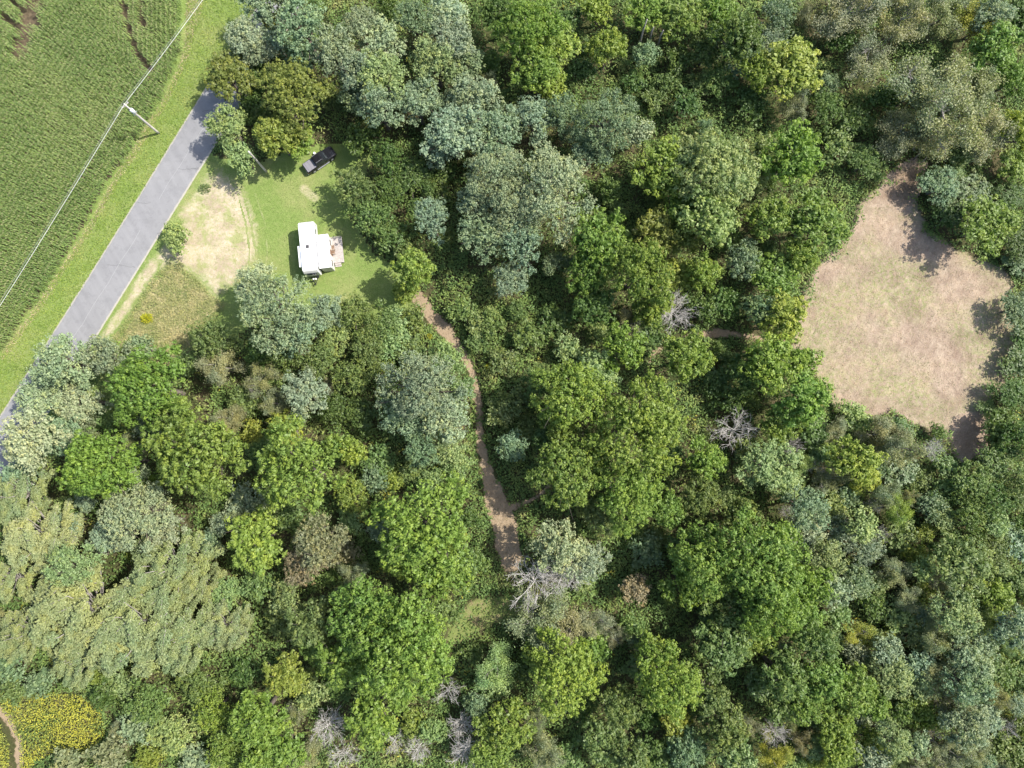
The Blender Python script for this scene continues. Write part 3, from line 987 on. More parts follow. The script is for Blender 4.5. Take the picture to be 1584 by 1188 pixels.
# kind, x, y, radius (photograph pixels, of the crown as seen), tint [, label]
TREES = [
 # roadside group, top left
 ('S', 378, 52, 34, 'sl', 'pale silvery tree at the roadside beside the top of the corn field'),
 ('W', 350, 118, 42, 'o', 'olive-gold tree overhanging the road where it vanishes under the trees'),
 ('S', 350, 192, 36, 'lg', 'pale green tall tree beside the road above the mown lawn'),
 ('S', 372, 240, 26, 'lg', 'small pale green tree left of the grey wooden pole'),
 ('W', 452, 142, 62, 'o', 'large olive-green tree just above the parked black pickup'),
 ('W', 425, 208, 40, 'y', 'yellow-green tree between the grey pole and the black pickup'),
 ('W', 462, 215, 28, 'y'), ('W', 425, 32, 24, 'o'), ('S', 400, 80, 30, 's'), ('M', 395, 150, 26, 'd'), ('M', 455, 85, 26, 's'),
 ('S', 400, 5, 40, 's'), ('S', 440, -12, 34, 's'), ('M', 405, 112, 30, 'd'), ('S', 425, 62, 26, 's'), ('M', 388, 92, 30, 's'), ('M', 372, 86, 22, 'o'),
 # silvery band, top centre
 ('S', 465, 40, 48, 's'), ('S', 515, 75, 44, 's'), ('S', 555, 35, 36, 's'), ('S', 590, 62, 42, 'sl'), ('S', 590, 115, 48, 'lg', 'tall pale green billowing tree, brightest of the band above the pickup'), ('S', 560, 110, 36, 's'),
 ('S', 585, 160, 42, 's'), ('S', 545, 150, 30, 'sg'), ('S', 640, 25, 34, 'sg'), ('S', 690, 22, 40, 'sl'), ('S', 672, 92, 44, 'lg'), ('S', 700, 62, 40, 's'), ('S', 720, 95, 34, 'sg'),
 ('S', 645, 155, 40, 's'), ('S', 735, 152, 50, 's'), ('S', 700, 205, 52, 's'), ('S', 768, 205, 46, 's'), ('S', 690, 165, 34, 'sg'), ('S', 680, 230, 34, 's'),
 ('S', 845, 290, 76, 'sl', 'big pale silvery billowing tree at the centre top of the photo'), ('S', 765, 270, 56, 's'), ('S', 800, 320, 56, 'sl'), ('S', 735, 310, 34, 's'), ('S', 750, 365, 46, 's'), ('S', 808, 372, 40, 's'), ('S', 790, 430, 32, 's'),
 ('S', 825, 182, 40, 's'), ('S', 870, 175, 34, 'sg'), ('S', 940, 185, 56, 'sg', 'dull green round tree right of the silvery band near the top'), ('S', 915, 225, 42, 'sg'), ('S', 985, 205, 28, 's'),
 ('S', 668, 335, 34, 's', 'small silvery tree right of the lawn bushes'), ('T', 755, 130, 20, 't'),
 # lawn edge bushes
 ('M', 548, 290, 40, 'm', 'leafy round bush at the right edge of the lawn above the trailer'), ('M', 575, 335, 38, 'm', 'mid green bush bulging over the lawn right of the trailer'), ('M', 600, 300, 34, 'd'), ('M', 605, 362, 26, 'm'),
 ('W', 640, 415, 38, 'y', 'bright yellow-green tree at the lower right corner of the lawn'), ('W', 625, 450, 20, 'y'), ('M', 620, 385, 20, 'm'),
 ('M', 600, 245, 36, 'd'), ('M', 560, 215, 30, 'd'), ('M', 640, 280, 38, 'd'),
 # top middle greens
 ('W', 815, 40, 58, 'g', 'tall bright green tree hanging down from the top edge, left of centre'), ('W', 855, 65, 44, 'y'), ('W', 830, 105, 42, 'g'), ('W', 770, 20, 34, 'd'), ('W', 855, 130, 28, 'y'),
 ('W', 940, 70, 34, 'y', 'narrow yellow-green tree left of the bare slanting trunks'), ('W', 925, 12, 30, 'y'), ('W', 1000, 12, 42, 'g'), ('W', 1052, 22, 44, 'g'), ('W', 1110, 15, 36, 'g'), ('W', 1140, 58, 44, 'd'), ('M', 1095, 75, 36, 'd'),
 ('W', 1225, 100, 52, 'y', 'glowing yellow-green dome left of the big tan twiggy tree'), ('W', 1175, 110, 32, 'g'), ('M', 1155, 100, 40, 's'), ('M', 1115, 120, 34, 'm'), ('M', 1190, 60, 34, 's'), ('M', 1205, 20, 34, 's'),
 ('W', 1228, 240, 50, 'g', 'green tufted tree midway between the glowing dome and the clearing'), ('W', 1185, 230, 30, 'm'), ('T', 1230, 165, 26, 't'), ('M', 1280, 165, 34, 'm'), ('M', 1160, 160, 30, 'd'), ('M', 1295, 230, 30, 'm'),
 ('T', 1318, 22, 52, 'tt'), ('T', 1390, 35, 44, 't'), ('T', 1455, 20, 40, 't'), ('T', 1500, 25, 36, 'yy'), ('T', 1350, 95, 44, 't'), ('T', 1255, 20, 26, 't'), ('M', 1300, 60, 26, 'd'),
 ('T', 1425, 130, 62, 'tt', 'big tan twiggy tree above the entrance of the straw clearing'), ('T', 1470, 180, 66, 'tt', 'tan half-bare tree right above the neck of the clearing'), ('T', 1505, 140, 46, 't'), ('T', 1400, 205, 46, 't'), ('T', 1520, 205, 42, 'tt'), ('T', 1445, 225, 36, 'tt'),
 ('M', 1340, 250, 32, 'm'), ('M', 1370, 150, 28, 'd'), ('M', 1320, 190, 30, 'd'),
 ('W', 1545, 72, 44, 'g'), ('W', 1570, 120, 34, 'g'), ('S', 1540, 20, 36, 's'), ('W', 1580, 200, 34, 'y'), ('W', 1575, 255, 34, 'g'), ('W', 1580, 20, 26, 'd'),
 ('S', 1458, 285, 34, 'sg'), ('W', 1530, 345, 48, 'g', 'green tree jutting over the upper right edge of the straw clearing'), ('M', 1495, 300, 44, 'sg'), ('M', 1560, 300, 34, 'd'), ('M', 1470, 335, 30, 'd'), ('M', 1580, 380, 32, 'd'), ('M', 1575, 405, 26, 'sg'),
 ('M', 1572, 478, 34, 'sg', 'dull blue-green tree leaning over the right edge of the clearing'), ('M', 1590, 520, 26, 'd'), ('M', 1575, 560, 30, 'd'), ('M', 1565, 610, 34, 'd'), ('M', 1545, 660, 30, 'd'), ('M', 1580, 680, 40, 'd'), ('M', 1545, 715, 38, 'm'), ('M', 1528, 632, 16, 'm'),
 # centre right mass
 ('W', 1110, 262, 66, 'lg', 'huge pale green tufted tree in the upper middle, right of the silvery giant'), ('W', 1030, 262, 50, 'g'), ('W', 1070, 235, 38, 'lg'), ('W', 1165, 265, 38, 'lg'), ('W', 1100, 335, 48, 'lg'), ('W', 1055, 320, 36, 'g'),
 ('W', 925, 370, 48, 'g'), ('W', 1020, 355, 42, 'o'), ('W', 1060, 365, 32, 'o'), ('W', 990, 420, 58, 'g', 'large bright green tree directly left of the silver dead tree'), ('W', 905, 425, 34, 'g'), ('W', 920, 470, 38, 'd'), ('W', 1045, 425, 30, 'y'), ('W', 1090, 420, 32, 'y'), ('W', 1010, 475, 32, 'g'), ('W', 955, 375, 30, 'g'),
 ('W', 1195, 335, 38, 'g'), ('W', 1262, 340, 52, 'g', 'bushy green tree pushing into the upper left of the straw clearing'), ('W', 1240, 395, 34, 'g'), ('W', 1150, 400, 34, 'sg'), ('W', 1200, 425, 40, 'g'), ('W', 1215, 492, 40, 'y', 'yellow-green tree on the left edge of the clearing beside the dim brown trail'), ('W', 1175, 480, 28, 'sg'),
 ('W', 1195, 560, 46, 'y'), ('W', 1155, 575, 32, 'd'), ('W', 1245, 620, 46, 'g', 'green tree at the lower left corner of the straw clearing'), ('W', 1210, 655, 36, 'g'), ('W', 1240, 565, 30, 'g'), ('W', 1260, 672, 26, 'd'), ('M', 1120, 470, 28, 'd'), ('M', 1090, 480, 24, 'd'),
 ('D', 1046, 485, 42, 'd', 'silver-white dead tree standing at the centre right, above two round green trees'), ('T', 968, 505, 26, 't'), ('W', 1005, 505, 28, 'd'),
 ('W', 965, 540, 40, 'g', 'round green tree, left one of the pair below the silver dead tree'), ('W', 1065, 552, 44, 'g', 'round green tree, right one of the pair below the silver dead tree'), ('D', 1136, 665, 42, 'd', 'spiky grey dead tree alone in the gap right of the giant green crown'),
 # giant green complex
 ('W', 888, 612, 66, 'g'), ('W', 925, 575, 40, 'lg'), ('M', 835, 590, 34, 'm'), ('W', 992, 660, 84, 'g', 'giant bright green tree, upper right dome of the central mass'), ('W', 882, 728, 66, 'g', 'bright green dome just right of the lower path'), ('W', 968, 762, 58, 'g'),
 ('W', 930, 790, 38, 'm'), ('W', 985, 780, 34, 'g'), ('W', 1090, 710, 36, 'g'), ('W', 1085, 765, 36, 'm'), ('W', 1035, 790, 32, 'g'), ('W', 865, 655, 34, 'g'), ('W', 845, 680, 22, 'd'), ('M', 800, 620, 26, 'm'), ('M', 1130, 620, 26, 'd'),
 # left of the path
 ('S', 650, 600, 66, 's', 'large silvery tree crowding the left side of the narrow path'), ('S', 690, 640, 44, 'sl'), ('S', 625, 640, 44, 's'), ('M', 690, 560, 36, 'lg'), ('M', 715, 600, 22, 'lg'), ('S', 690, 690, 34, 'lg'), ('S', 650, 695, 34, 'sg'), ('M', 640, 545, 28, 'm'),
 ('S', 425, 480, 66, 's', 'large silvery tree just below the white trailer'), ('S', 395, 440, 40, 'sl'), ('S', 500, 482, 34, 's'), ('S', 460, 510, 40, 's'),
 ('M', 327, 522, 40, 'm', 'round green tree at the bottom tip of the rough grass'), ('M', 550, 485, 36, 'm'), ('M', 590, 500, 34, 'm'), ('M', 520, 525, 32, 'lg'), ('M', 570, 540, 34, 'm'), ('M', 615, 505, 30, 'lg'), ('M', 490, 555, 36, 'm'), ('M', 545, 585, 36, 'm'), ('M', 590, 565, 24, 'y'), ('M', 440, 545, 34, 'm'), ('M', 400, 550, 30, 'd'), ('M', 520, 630, 32, 'd'), ('M', 560, 640, 30, 'd'),
 ('M', 640, 490, 24, 'm'), ('M', 605, 535, 26, 'lg'),
 # left cluster
 ('S', 95, 562, 50, 'sl', 'pale silvery tree overhanging the lower end of the road'), ('S', 165, 550, 40, 's'), ('S', 215, 540, 28, 'sg'), ('S', 60, 612, 44, 'sl'), ('S', 84, 580, 36, 's'), ('S', 120, 620, 40, 'sl'), ('S', 45, 680, 52, 'sl', 'silvery crown on the left edge below where the road leaves the photo'), ('S', 95, 670, 36, 's'), ('S', 30, 735, 30, 's'), ('M', 130, 655, 24, 't'),
 ('W', 225, 602, 70, 'g', 'large bright green tree, upper of three domes right of the pale roadside trees'), ('W', 195, 560, 28, 'g'), ('W', 150, 718, 64, 'g', 'bright green dome on the left, lowest left of the three'), ('W', 300, 698, 76, 'g', 'great bright green dome, right-hand one of the three on the left'), ('W', 260, 640, 36, 'g'), ('W', 205, 745, 26, 'g'),
 ('T', 340, 572, 34, 'tt', 'pinkish half-bare tree above the green domes on the left'), ('M', 290, 560, 24, 'm'), ('T', 400, 590, 30, 't'), ('M', 375, 620, 28, 'm'), ('S', 470, 612, 42, 's'), ('T', 425, 625, 26, 't'), ('M', 415, 585, 22, 'lg'), ('M', 395, 670, 22, 'yy', 'small yellow-leaved tree above the green dome at left centre'),
 ('W', 456, 722, 72, 'g', 'round green dome left of centre with a yellow bush at its top'), ('W', 440, 665, 28, 'y'), ('M', 410, 700, 34, 'm'), ('W', 545, 700, 24, 'y'), ('M', 545, 765, 32, 'y'), ('W', 520, 690, 22, 'g'), ('M', 585, 715, 30, 'm'), ('M', 580, 740, 24, 'sg'), ('M', 605, 740, 22, 'y'), ('M', 665, 740, 22, 'lg'), ('M', 635, 730, 22, 'm'),
 ('M', 420, 780, 30, 'm'), ('M', 380, 775, 30, 's'), ('M', 450, 800, 28, 'm'),
 # bottom left poplars and friends
 ('P', 28, 765, 46, 'p'), ('P', 58, 830, 58, 'pl', 'pale olive feathery tree low on the left edge'), ('S', 205, 790, 62, 'sl', 'pale silvery tree between the green domes and the olive poplars'), ('S', 165, 830, 34, 'sl'), ('S', 250, 810, 34, 'sl'), ('S', 110, 872, 42, 'lg'),
 ('P', 260, 880, 62, 'p'), ('P', 130, 950, 84, 'pl', 'largest olive drooping tree at lower left'), ('P', 215, 970, 80, 'p', 'broad olive feathery tree in the middle of the lower left group'), ('P', 280, 985, 56, 'p'), ('P', 345, 970, 40, 'pl'), ('P', 40, 980, 44, 'p'), ('P', 300, 900, 40, 'p'), ('P', 120, 1020, 44, 'p'), ('P', 10, 900, 36, 'p'),
 ('W', 395, 838, 46, 'y', 'yellow-green tree left of the reddish-brown tree'), ('S', 490, 840, 46, 'r', 'reddish-brown tinged tree between two bright green domes'), ('S', 470, 875, 34, 'bb'), ('M', 525, 850, 30, 'r'), ('M', 355, 920, 34, 'lg'), ('M', 440, 925, 34, 'lg'), ('M', 400, 905, 26, 'm'), ('M', 325, 845, 26, 's'), ('M', 290, 840, 24, 'm'), ('M', 430, 960, 26, 'm'),
 ('W', 655, 822, 84, 'g', 'great bright green dome left of the lower path'), ('W', 690, 880, 48, 'g'), ('W', 620, 860, 38, 'g'), ('M', 715, 870, 30, 'm'),
 ('W', 565, 960, 62, 'g'), ('W', 622, 1005, 84, 'g', 'large green dome below the great bright dome left of the path'), ('W', 540, 1020, 50, 'g'), ('W', 580, 1105, 46, 'g'), ('W', 480, 965, 40, 'm'), ('W', 490, 1000, 32, 'g'), ('W', 670, 950, 36, 'm'),
 ('W', 440, 1045, 36, 'y'), ('M', 483, 1072, 26, 'lg'), ('M', 520, 1060, 26, 'd'), ('M', 380, 1040, 26, 'd'), ('M', 60, 1055, 26, 'sg'), ('M', 15, 1030, 28, 'sg'), ('M', 20, 1070, 24, 'm'),
 ('M', 160, 1075, 26, 'd'), ('M', 230, 1085, 40, 'm'), ('M', 185, 1060, 28, 'lg'), ('M', 215, 1125, 30, 's'), ('M', 265, 1135, 42, 'lg'), ('M', 305, 1060, 38, 'm'), ('M', 330, 1100, 36, 'y'), ('M', 350, 1155, 34, 'y'), ('W', 395, 1115, 48, 'g'), ('W', 430, 1165, 44, 'g'), ('M', 175, 1165, 28, 't'), ('M', 110, 1180, 30, 't'), ('M', 300, 1180, 30, 's'), ('W', 400, 1180, 34, 'g'), ('M', 230, 1175, 26, 'y'),
 # bottom middle, with dead trees
 ('D', 508, 1128, 34, 'd', 'white bare tree, leftmost dead one near the bottom edge'), ('D', 532, 1168, 28, 'd', 'pale dead tree on the bottom edge below the leftmost dead one'), ('T', 470, 1165, 26, 't'), ('D', 696, 1068, 26, 'd', 'small grey dead tree right of the lower green dome'), ('D', 715, 1120, 30, 'd'), ('D', 720, 1160, 38, 'd', 'broad white dead tree at the bottom edge left of centre'), ('D', 650, 1160, 26, 'd'), ('D', 610, 1150, 20, 'd'),
 ('M', 640, 1120, 24, 'y'), ('M', 670, 1130, 22, 'lg'),
 ('T', 762, 1035, 36, 'lg', 'pale green thin-topped tree below the dim grassy glade'), ('M', 765, 1060, 26, 'lg'), ('W', 872, 1042, 66, 'y', 'bright green dome at bottom centre below the dead white crown'), ('W', 835, 1010, 30, 'g'), ('W', 915, 1005, 28, 'g'), ('W', 782, 1125, 44, 'g'), ('W', 760, 1165, 34, 'g'), ('T', 842, 1160, 28, 't'), ('T', 825, 1110, 20, 't'), ('M', 875, 1170, 28, 'm'),
 ('W', 935, 1145, 40, 'm'), ('W', 975, 1175, 36, 'm'), ('W', 960, 1095, 32, 'm'), ('W', 1035, 1055, 62, 'g', 'green dome at bottom centre right with a yellow fringe'), ('W', 1010, 1010, 30, 'g'), ('W', 1045, 1112, 26, 'yy', 'small golden-yellow crown on the fringe of the bottom right dome'), ('W', 1100, 1075, 34, 'm'), ('W', 1120, 1130, 38, 'm'), ('W', 1065, 1165, 34, 'sg'), ('T', 1157, 1120, 18, 'r'), ('W', 1020, 1165, 30, 'd'), ('W', 1140, 1175, 34, 'lg'),
 ('S', 865, 845, 46, 'sl', 'pale silvery tree at the lower end of the path'), ('S', 905, 870, 40, 's'), ('D', 826, 900, 54, 'd', 'white dead tree with spreading bare limbs below the end of the path'), ('D', 868, 893, 44, 'd', 'bleached dead tree pressed against the pale silvery tree'), ('T', 840, 955, 46, 't', 'grey-olive thin tree just below the spreading white dead tree'), ('T', 885, 965, 38, 't'), ('T', 925, 968, 26, 'tt'), ('S', 985, 910, 22, 'bb', 'small round brown-grey tree alone beside the shaded glade'), ('T', 955, 985, 18, 't'), ('D', 948, 990, 16, 'd'),
 # big dome group, right of centre bottom
 ('W', 1095, 868, 58, 'g'), ('W', 1178, 870, 84, 'g', 'huge bright green dome at lower right of centre'), ('W', 1190, 935, 54, 'g'), ('W', 1065, 905, 40, 'g'), ('W', 1135, 935, 44, 'm'), ('W', 1120, 1000, 44, 'm'), ('W', 1165, 985, 36, 'g'), ('W', 1150, 800, 34, 'm'), ('W', 1060, 850, 28, 'd'), ('M', 1000, 855, 30, 'sg'), ('M', 1010, 830, 24, 'm'),
 ('S', 1190, 720, 48, 'lg', 'pale green tree below the lower left end of the straw clearing'), ('M', 1155, 705, 30, 'm'), ('M', 1215, 750, 28, 'lg'),
 # thicket lower right
 ('M', 1325, 645, 28, 'lg', 'small pale green bush on the bottom rim of the straw clearing'), ('T', 1290, 665, 24, 't'), ('T', 1365, 668, 36, 't'), ('T', 1395, 695, 36, 't'), ('D', 1440, 695, 26, 'd', 'grey dead tree at the bottom rim of the straw clearing'), ('M', 1392, 665, 20, 'sg'), ('W', 1322, 712, 40, 'y', 'yellow-green tree amid grey twigs below the straw clearing'), ('W', 1340, 740, 22, 'y'),
 ('M', 1452, 668, 14, 'm', 'tiny round green bush standing on the straw at the bottom of the clearing'), ('M', 1395, 730, 28, 's'), ('M', 1425, 745, 22, 'm'), ('M', 1465, 760, 30, 'm'), ('M', 1500, 745, 36, 'm'), ('M', 1575, 760, 36, 'm'), ('M', 1540, 775, 36, 'm'), ('M', 1505, 800, 34, 'm'), ('M', 1440, 785, 24, 'sg'),
 ('T', 1275, 740, 26, 't'), ('D', 1265, 725, 18, 'd'), ('S', 1250, 785, 38, 's'), ('M', 1285, 780, 24, 'lg'), ('D', 1215, 790, 18, 'd'), ('S', 1250, 820, 30, 's'), ('M', 1310, 765, 22, 's'), ('T', 1365, 765, 26, 't'), ('T', 1385, 790, 26, 'y'), ('M', 1300, 820, 28, 's'), ('S', 1335, 810, 30, 'lg'), ('D', 1350, 780, 18, 'd'),
 ('S', 1280, 865, 34, 'lg'), ('M', 1340, 850, 32, 's'), ('D', 1365, 825, 16, 'd'), ('M', 1390, 830, 30, 'm'), ('M', 1415, 860, 24, 'y'), ('T', 1380, 880, 28, 't'), ('M', 1325, 900, 32, 's'), ('S', 1430, 880, 22, 'lg'), ('W', 1490, 870, 46, 'm', 'dark-gapped green tree right of the grey thicket at lower right'), ('M', 1450, 850, 18, 'd'), ('M', 1540, 850, 34, 'm'), ('M', 1575, 840, 30, 's'),
 ('W', 1250, 905, 40, 'g'), ('W', 1215, 880, 30, 'y'), ('W', 1240, 960, 38, 'g'), ('S', 1300, 915, 28, 's'), ('M', 1350, 935, 26, 'd'), ('M', 1300, 955, 24, 'lg'), ('M', 1360, 905, 18, 'lg'), ('M', 1425, 915, 24, 'y'), ('M', 1395, 950, 30, 'lg'), ('T', 1400, 925, 24, 't'), ('S', 1480, 950, 40, 'lg'), ('W', 1545, 922, 26, 'y'), ('W', 1520, 915, 20, 'y'), ('M', 1575, 900, 22, 'm'), ('S', 1575, 975, 34, 's'),
 ('T', 1330, 985, 24, 'yy', 'small yellowing tree within the lower right thicket'), ('W', 1265, 1000, 34, 'm'), ('M', 1290, 985, 20, 'lg'), ('M', 1320, 1010, 22, 't'), ('T', 1440, 985, 28, 'tt'), ('M', 1415, 985, 26, 'lg'), ('S', 1375, 1010, 28, 's'), ('M', 1480, 1000, 28, 'lg'), ('S', 1505, 1015, 40, 's'), ('M', 1465, 1030, 24, 's'),
 ('S', 1385, 1050, 36, 'lg'), ('S', 1425, 1055, 26, 'lg'), ('T', 1440, 1040, 26, 't'), ('D', 1460, 1075, 24, 'd'), ('S', 1500, 1060, 38, 's'), ('S', 1420, 1030, 26, 's'), ('M', 1545, 1040, 28, 'm'), ('T', 1475, 1090, 26, 't'),
 ('W', 1215, 1045, 40, 'm'), ('W', 1280, 1050, 42, 'g'), ('W', 1325, 1070, 40, 'g', 'bright green tree left of the yellowing grey thicket near the bottom right'), ('W', 1250, 1085, 34, 'g'), ('W', 1355, 1090, 28, 'g'), ('W', 1295, 1120, 34, 'y'), ('W', 1300, 1165, 32, 'y'), ('D', 1200, 1130, 26, 'd', 'grey dead tree near the bottom edge right of centre'), ('T', 1200, 1165, 28, 'yy'), ('W', 1180, 1060, 30, 'm'), ('T', 1240, 1145, 20, 'r'), ('W', 1205, 1095, 26, 'm'),
 ('M', 1430, 1105, 28, 'y'), ('M', 1395, 1100, 22, 'm'), ('S', 1500, 1125, 38, 's'), ('S', 1530, 1110, 26, 's'), ('M', 1345, 1145, 26, 'y'), ('S', 1385, 1150, 32, 'lg'), ('S', 1350, 1175, 26, 's'), ('S', 1420, 1155, 26, 's'), ('T', 1460, 1160, 30, 't'), ('T', 1430, 1185, 26, 't'), ('T', 1500, 1165, 28, 't'), ('D', 1560, 1125, 18, 'd'), ('M', 1545, 1160, 28, 'm'), ('M', 1575, 1175, 26, 'm'), ('M', 1585, 1120, 22, 'm'), ('M', 1590, 1060, 20, 'm'),
 # shaded middle, right of path
 ('M', 860, 500, 30, 'd'), ('M', 820, 520, 30, 'm'), ('M', 780, 560, 26, 'm'), ('M', 760, 500, 24, 'm'), ('M', 715, 480, 24, 'm'), ('M', 740, 530, 20, 'm'), ('M', 880, 540, 26, 'lg'), ('M', 1110, 590, 26, 'd'),
 ('M', 1050, 90, 26, 'd'), ('M', 1060, 160, 26, 'd'), ('M', 1010, 150, 22, 'm'), ('M', 900, 110, 24, 'd'), ('M', 880, 30, 24, 'd'), ('M', 980, 130, 22, 'd'), ('M', 1085, 130, 24, 'm'),
 ('M', 655, 770, 18, 'lg'), ('M', 710, 720, 24, 'lg'), ('M', 770, 640, 22, 'lg'), ('S', 790, 690, 24, 'sg'), ('M', 815, 660, 20, 'm'), ('M', 745, 500, 26, 'lg'), ('M', 705, 840, 20, 'y'), ('M', 700, 760, 24, 'd'), ('M', 725, 800, 20, 'd'), ('M', 740, 870, 20, 'm'),
 # single bush on the dry patch and the clump beside the road
 ('M', 271, 366, 25, 'lg', 'lone round bush between the road and the dry straw patch'),
]

# small crowns that fill the spaces between the larger ones
def fill_in():
    r = random.Random(77)
    ex = [W_CORN, W_ROAD, W_LAWN, W_VERGE, W_CLEAR, W_DRY, W_ROUGH, W_GOLD1]
    allt = [(t[1], t[2], t[3]) for t in TREES]
    n, tries = 0, 0
    while n < 125 and tries < 9000:
        tries += 1
        if r.random() < .5: x, y = r.uniform(1190, 1600), r.uniform(690, 1200)
        else: x, y = r.uniform(-10, 1600), r.uniform(-10, 1200)
        rad = r.uniform(13, 24)
        w = np.array([P(x, y, 3)[:2], P(x, y, 0)[:2]])
        if any(inside(w, p).any() or dist_line(w, p, True).min() < rad * .075 for p in ex): continue
        if path_dist(w).min() < rad * .085: continue
        if any((x - a) ** 2 + (y - b) ** 2 < (.66 * c + .52 * rad) ** 2 for a, b, c in allt): continue
        if 690 < x < 900 and 430 < y < 620 and r.random() < .6: continue
        if x > 1180 and y > 680: k, tint = r.choice([('M', 'lg'), ('M', 's'), ('T', 't'), ('S', 's'), ('M', 'm'), ('S', 'lg'), ('T', 'lg'), ('M', 'y'), ('D', 'd')])
        elif x < 640 and y > 480: k, tint = r.choice([('M', 'lg'), ('M', 'm'), ('S', 's'), ('T', 't'), ('M', 'y')])
        else: k, tint = r.choice([('M', 'm'), ('M', 'd'), ('M', 'm'), ('M', 'lg'), ('S', 'sg')])
        TREES.append((k, x, y, rad, tint)); allt.append((x, y, rad)); n += 1


fill_in()

LANDMARKS = [('the white trailer', 480, 385), ('the black pickup', 493, 248), ('the curved upper path', 700, 525), ('the lower end of the path', 790, 810), ('the straw clearing', 1390, 480), ('the silver dead tree', 1046, 485),
             ('the lone spiky dead tree', 1136, 660), ('the yellow goldenrod corner', 85, 1115), ('the white spreading dead tree', 830, 900), ('the big tan twiggy tree', 1450, 160), ('the glowing yellow-green dome', 1225, 105),
             ('the great silvery crown', 845, 290), ('the giant central green mass', 950, 690), ('the reddish-brown tree', 490, 845), ('the olive drooping group', 180, 950), ('the three domes on the left', 235, 680),
             ('the silvery tree by the path', 650, 605), ('the bottom edge dead trees', 700, 1140), ('the huge lower dome', 1170, 880), ('the dark-gapped thicket tree', 1490, 870),
             ('the bare slanting trunks', 993, 60), ('the silvery tree below the trailer', 430, 470), ('the bottom centre dome', 872, 1040), ('the lower right crown pair', 1300, 1060), ('the road end under the trees', 350, 110),
             ('the great dome by the path', 655, 825), ('the bottom right pale trees', 1490, 1060)]


def where(x, y):
    best = min(LANDMARKS, key=lambda L: (L[1] - x) ** 2 + (L[2] - y) ** 2)
    dx, dy = x - best[1], y - best[2]
    d = math.hypot(dx, dy)
    if abs(dx) > 2 * abs(dy): w = 'right of' if dx > 0 else 'left of'
    elif abs(dy) > 2 * abs(dx): w = 'below' if dy > 0 else 'above'
    else: w = ('below' if dy > 0 else 'above') + (' and right of' if dx > 0 else ' and left of')
    far = 'close ' if d < 60 else '' if d < 130 else 'well '
    return far + w + ' ' + best[0]


def make_labels():
    res = []
    for t in TREES:
        k, x, y, r_, tint = t[:5]
        if len(t) > 5:
            res.append(t[5]); continue
        size = 'tiny' if r_ < 21 else 'small' if r_ < 30 else 'medium' if r_ < 44 else 'large'
        col = 'bare grey' if k == 'D' else WORD[tint]
        res.append('%s %s %s %s' % (size, col, KIND[k] if k != 'M' or r_ >= 24 else 'bush', where(x, y)))
    from collections import defaultdict
    dd = defaultdict(list)
    for i, l in enumerate(res): dd[l].append(i)
    for l, ids in dd.items():
        if len(ids) < 2: continue
        xs = [TREES[i][1] for i in ids]; ys = [TREES[i][2] for i in ids]
        horiz = (max(xs) - min(xs)) >= (max(ys) - min(ys))
        ids.sort(key=lambda i: TREES[i][1 if horiz else 2])
        n = len(ids)
        names = {2: ['left one', 'right one'] if horiz else ['upper one', 'lower one'],
                 3: ['leftmost', 'middle one', 'rightmost'] if horiz else ['topmost', 'middle one', 'lowest']}.get(n)
        if names is None:
            o = ['first', 'second', 'third', 'fourth', 'fifth', 'sixth', 'seventh', 'eighth', 'ninth']
            names = [o[j] + (' from left' if horiz else ' from top') for j in range(n)]
        for j, i in enumerate(ids): res[i] = l + ', ' + names[j]
    return [q if len(q.split()) <= 16 else q.split(' ', 1)[1].replace(' and ', '-', 1) for q in res]


LABELS = make_labels()
NAMES = dict(W='broadleaf_tree', S='silvery_tree', P='feathery_tree', M='thicket_tree', T='twiggy_tree', D='dead_tree')
GROUPS = dict(W='bright green tufted trees of the wood', S='pale billowing trees of the wood', P='olive drooping trees at lower left', M='bushy thicket trees and bushes', T='half-bare twiggy trees', D='dead bare trees')
HF = {}
FOOT = []     # trunk positions and radii, used to thin the undergrowth


def plant_tree(k, x, y, r_, tint, label, i):
    rr = random.Random(i * 31 + 5)
    fixed_h = None
    wr = r_ * (H - 8) / FPX
    if k in 'WSM':
        R0 = 7 if wr > 5.0 else 4 if wr > 2.9 else 2
    elif k == 'P': R0 = 6
    else: R0 = 4
    pr = PROTO[(k, R0)]
    lm, bm_, tm, ht, cz = pr[rr.randrange(len(pr))]
    s = wr / R0 * (1.02 if k != 'P' else 1.05)
    sz = .88 * s ** .6 * rr.uniform(.80, 1.2)
    if k == 'P': sz = .75 * s ** .5
    if k == 'W' and r_ > 44: sz *= 1.12; s *= 1.03
    if x > 1420 and 245 < y < 640: sz *= .6
    hz = ht * sz * cz
    s = s * ((H - hz) / (H - 8))
    wx, wy, _ = P(x, y, hz)
    e = empty(NAMES[k], (wx, wy, 0), rr.uniform(0, 6.283) if k != 'P' else rr.uniform(-.35, .35))
    e.scale = (s * rr.uniform(.93, 1.07), s * rr.uniform(.93, 1.07), sz)
    tag(e, label, 'bush' if (k == 'M' and r_ < 30) else 'dead tree' if k == 'D' else 'tree', GROUPS[k])
    if k == 'M' and r_ < 24: e.name = 'bush'
    c = TINT[tint]
    j = [rr.uniform(.9, 1.1) for _ in range(3)]
    br = rr.uniform(.90, 1.08) * (1.12 if k == 'W' and tint in 'gy' else 1.0)
    if k == 'P': j = [1 + (q - 1) * .4 for q in j]
    colr = (c[0] * j[0] * br * 1.17, c[1] * br * 1.15, c[2] * j[2] * br * 1.12, 1)
    if lm:
        o = link('crown', lm, e); o.color = colr
    if tm is None:
        link('trunk', bm_, e)
    else:
        link('trunk', tm, e)
        link('bare_branches', bm_, e)
    FOOT.append((wx, wy, wr, hz))
    return e


for i, t in enumerate(TREES):
    plant_tree(*t[:5], LABELS[i], i)

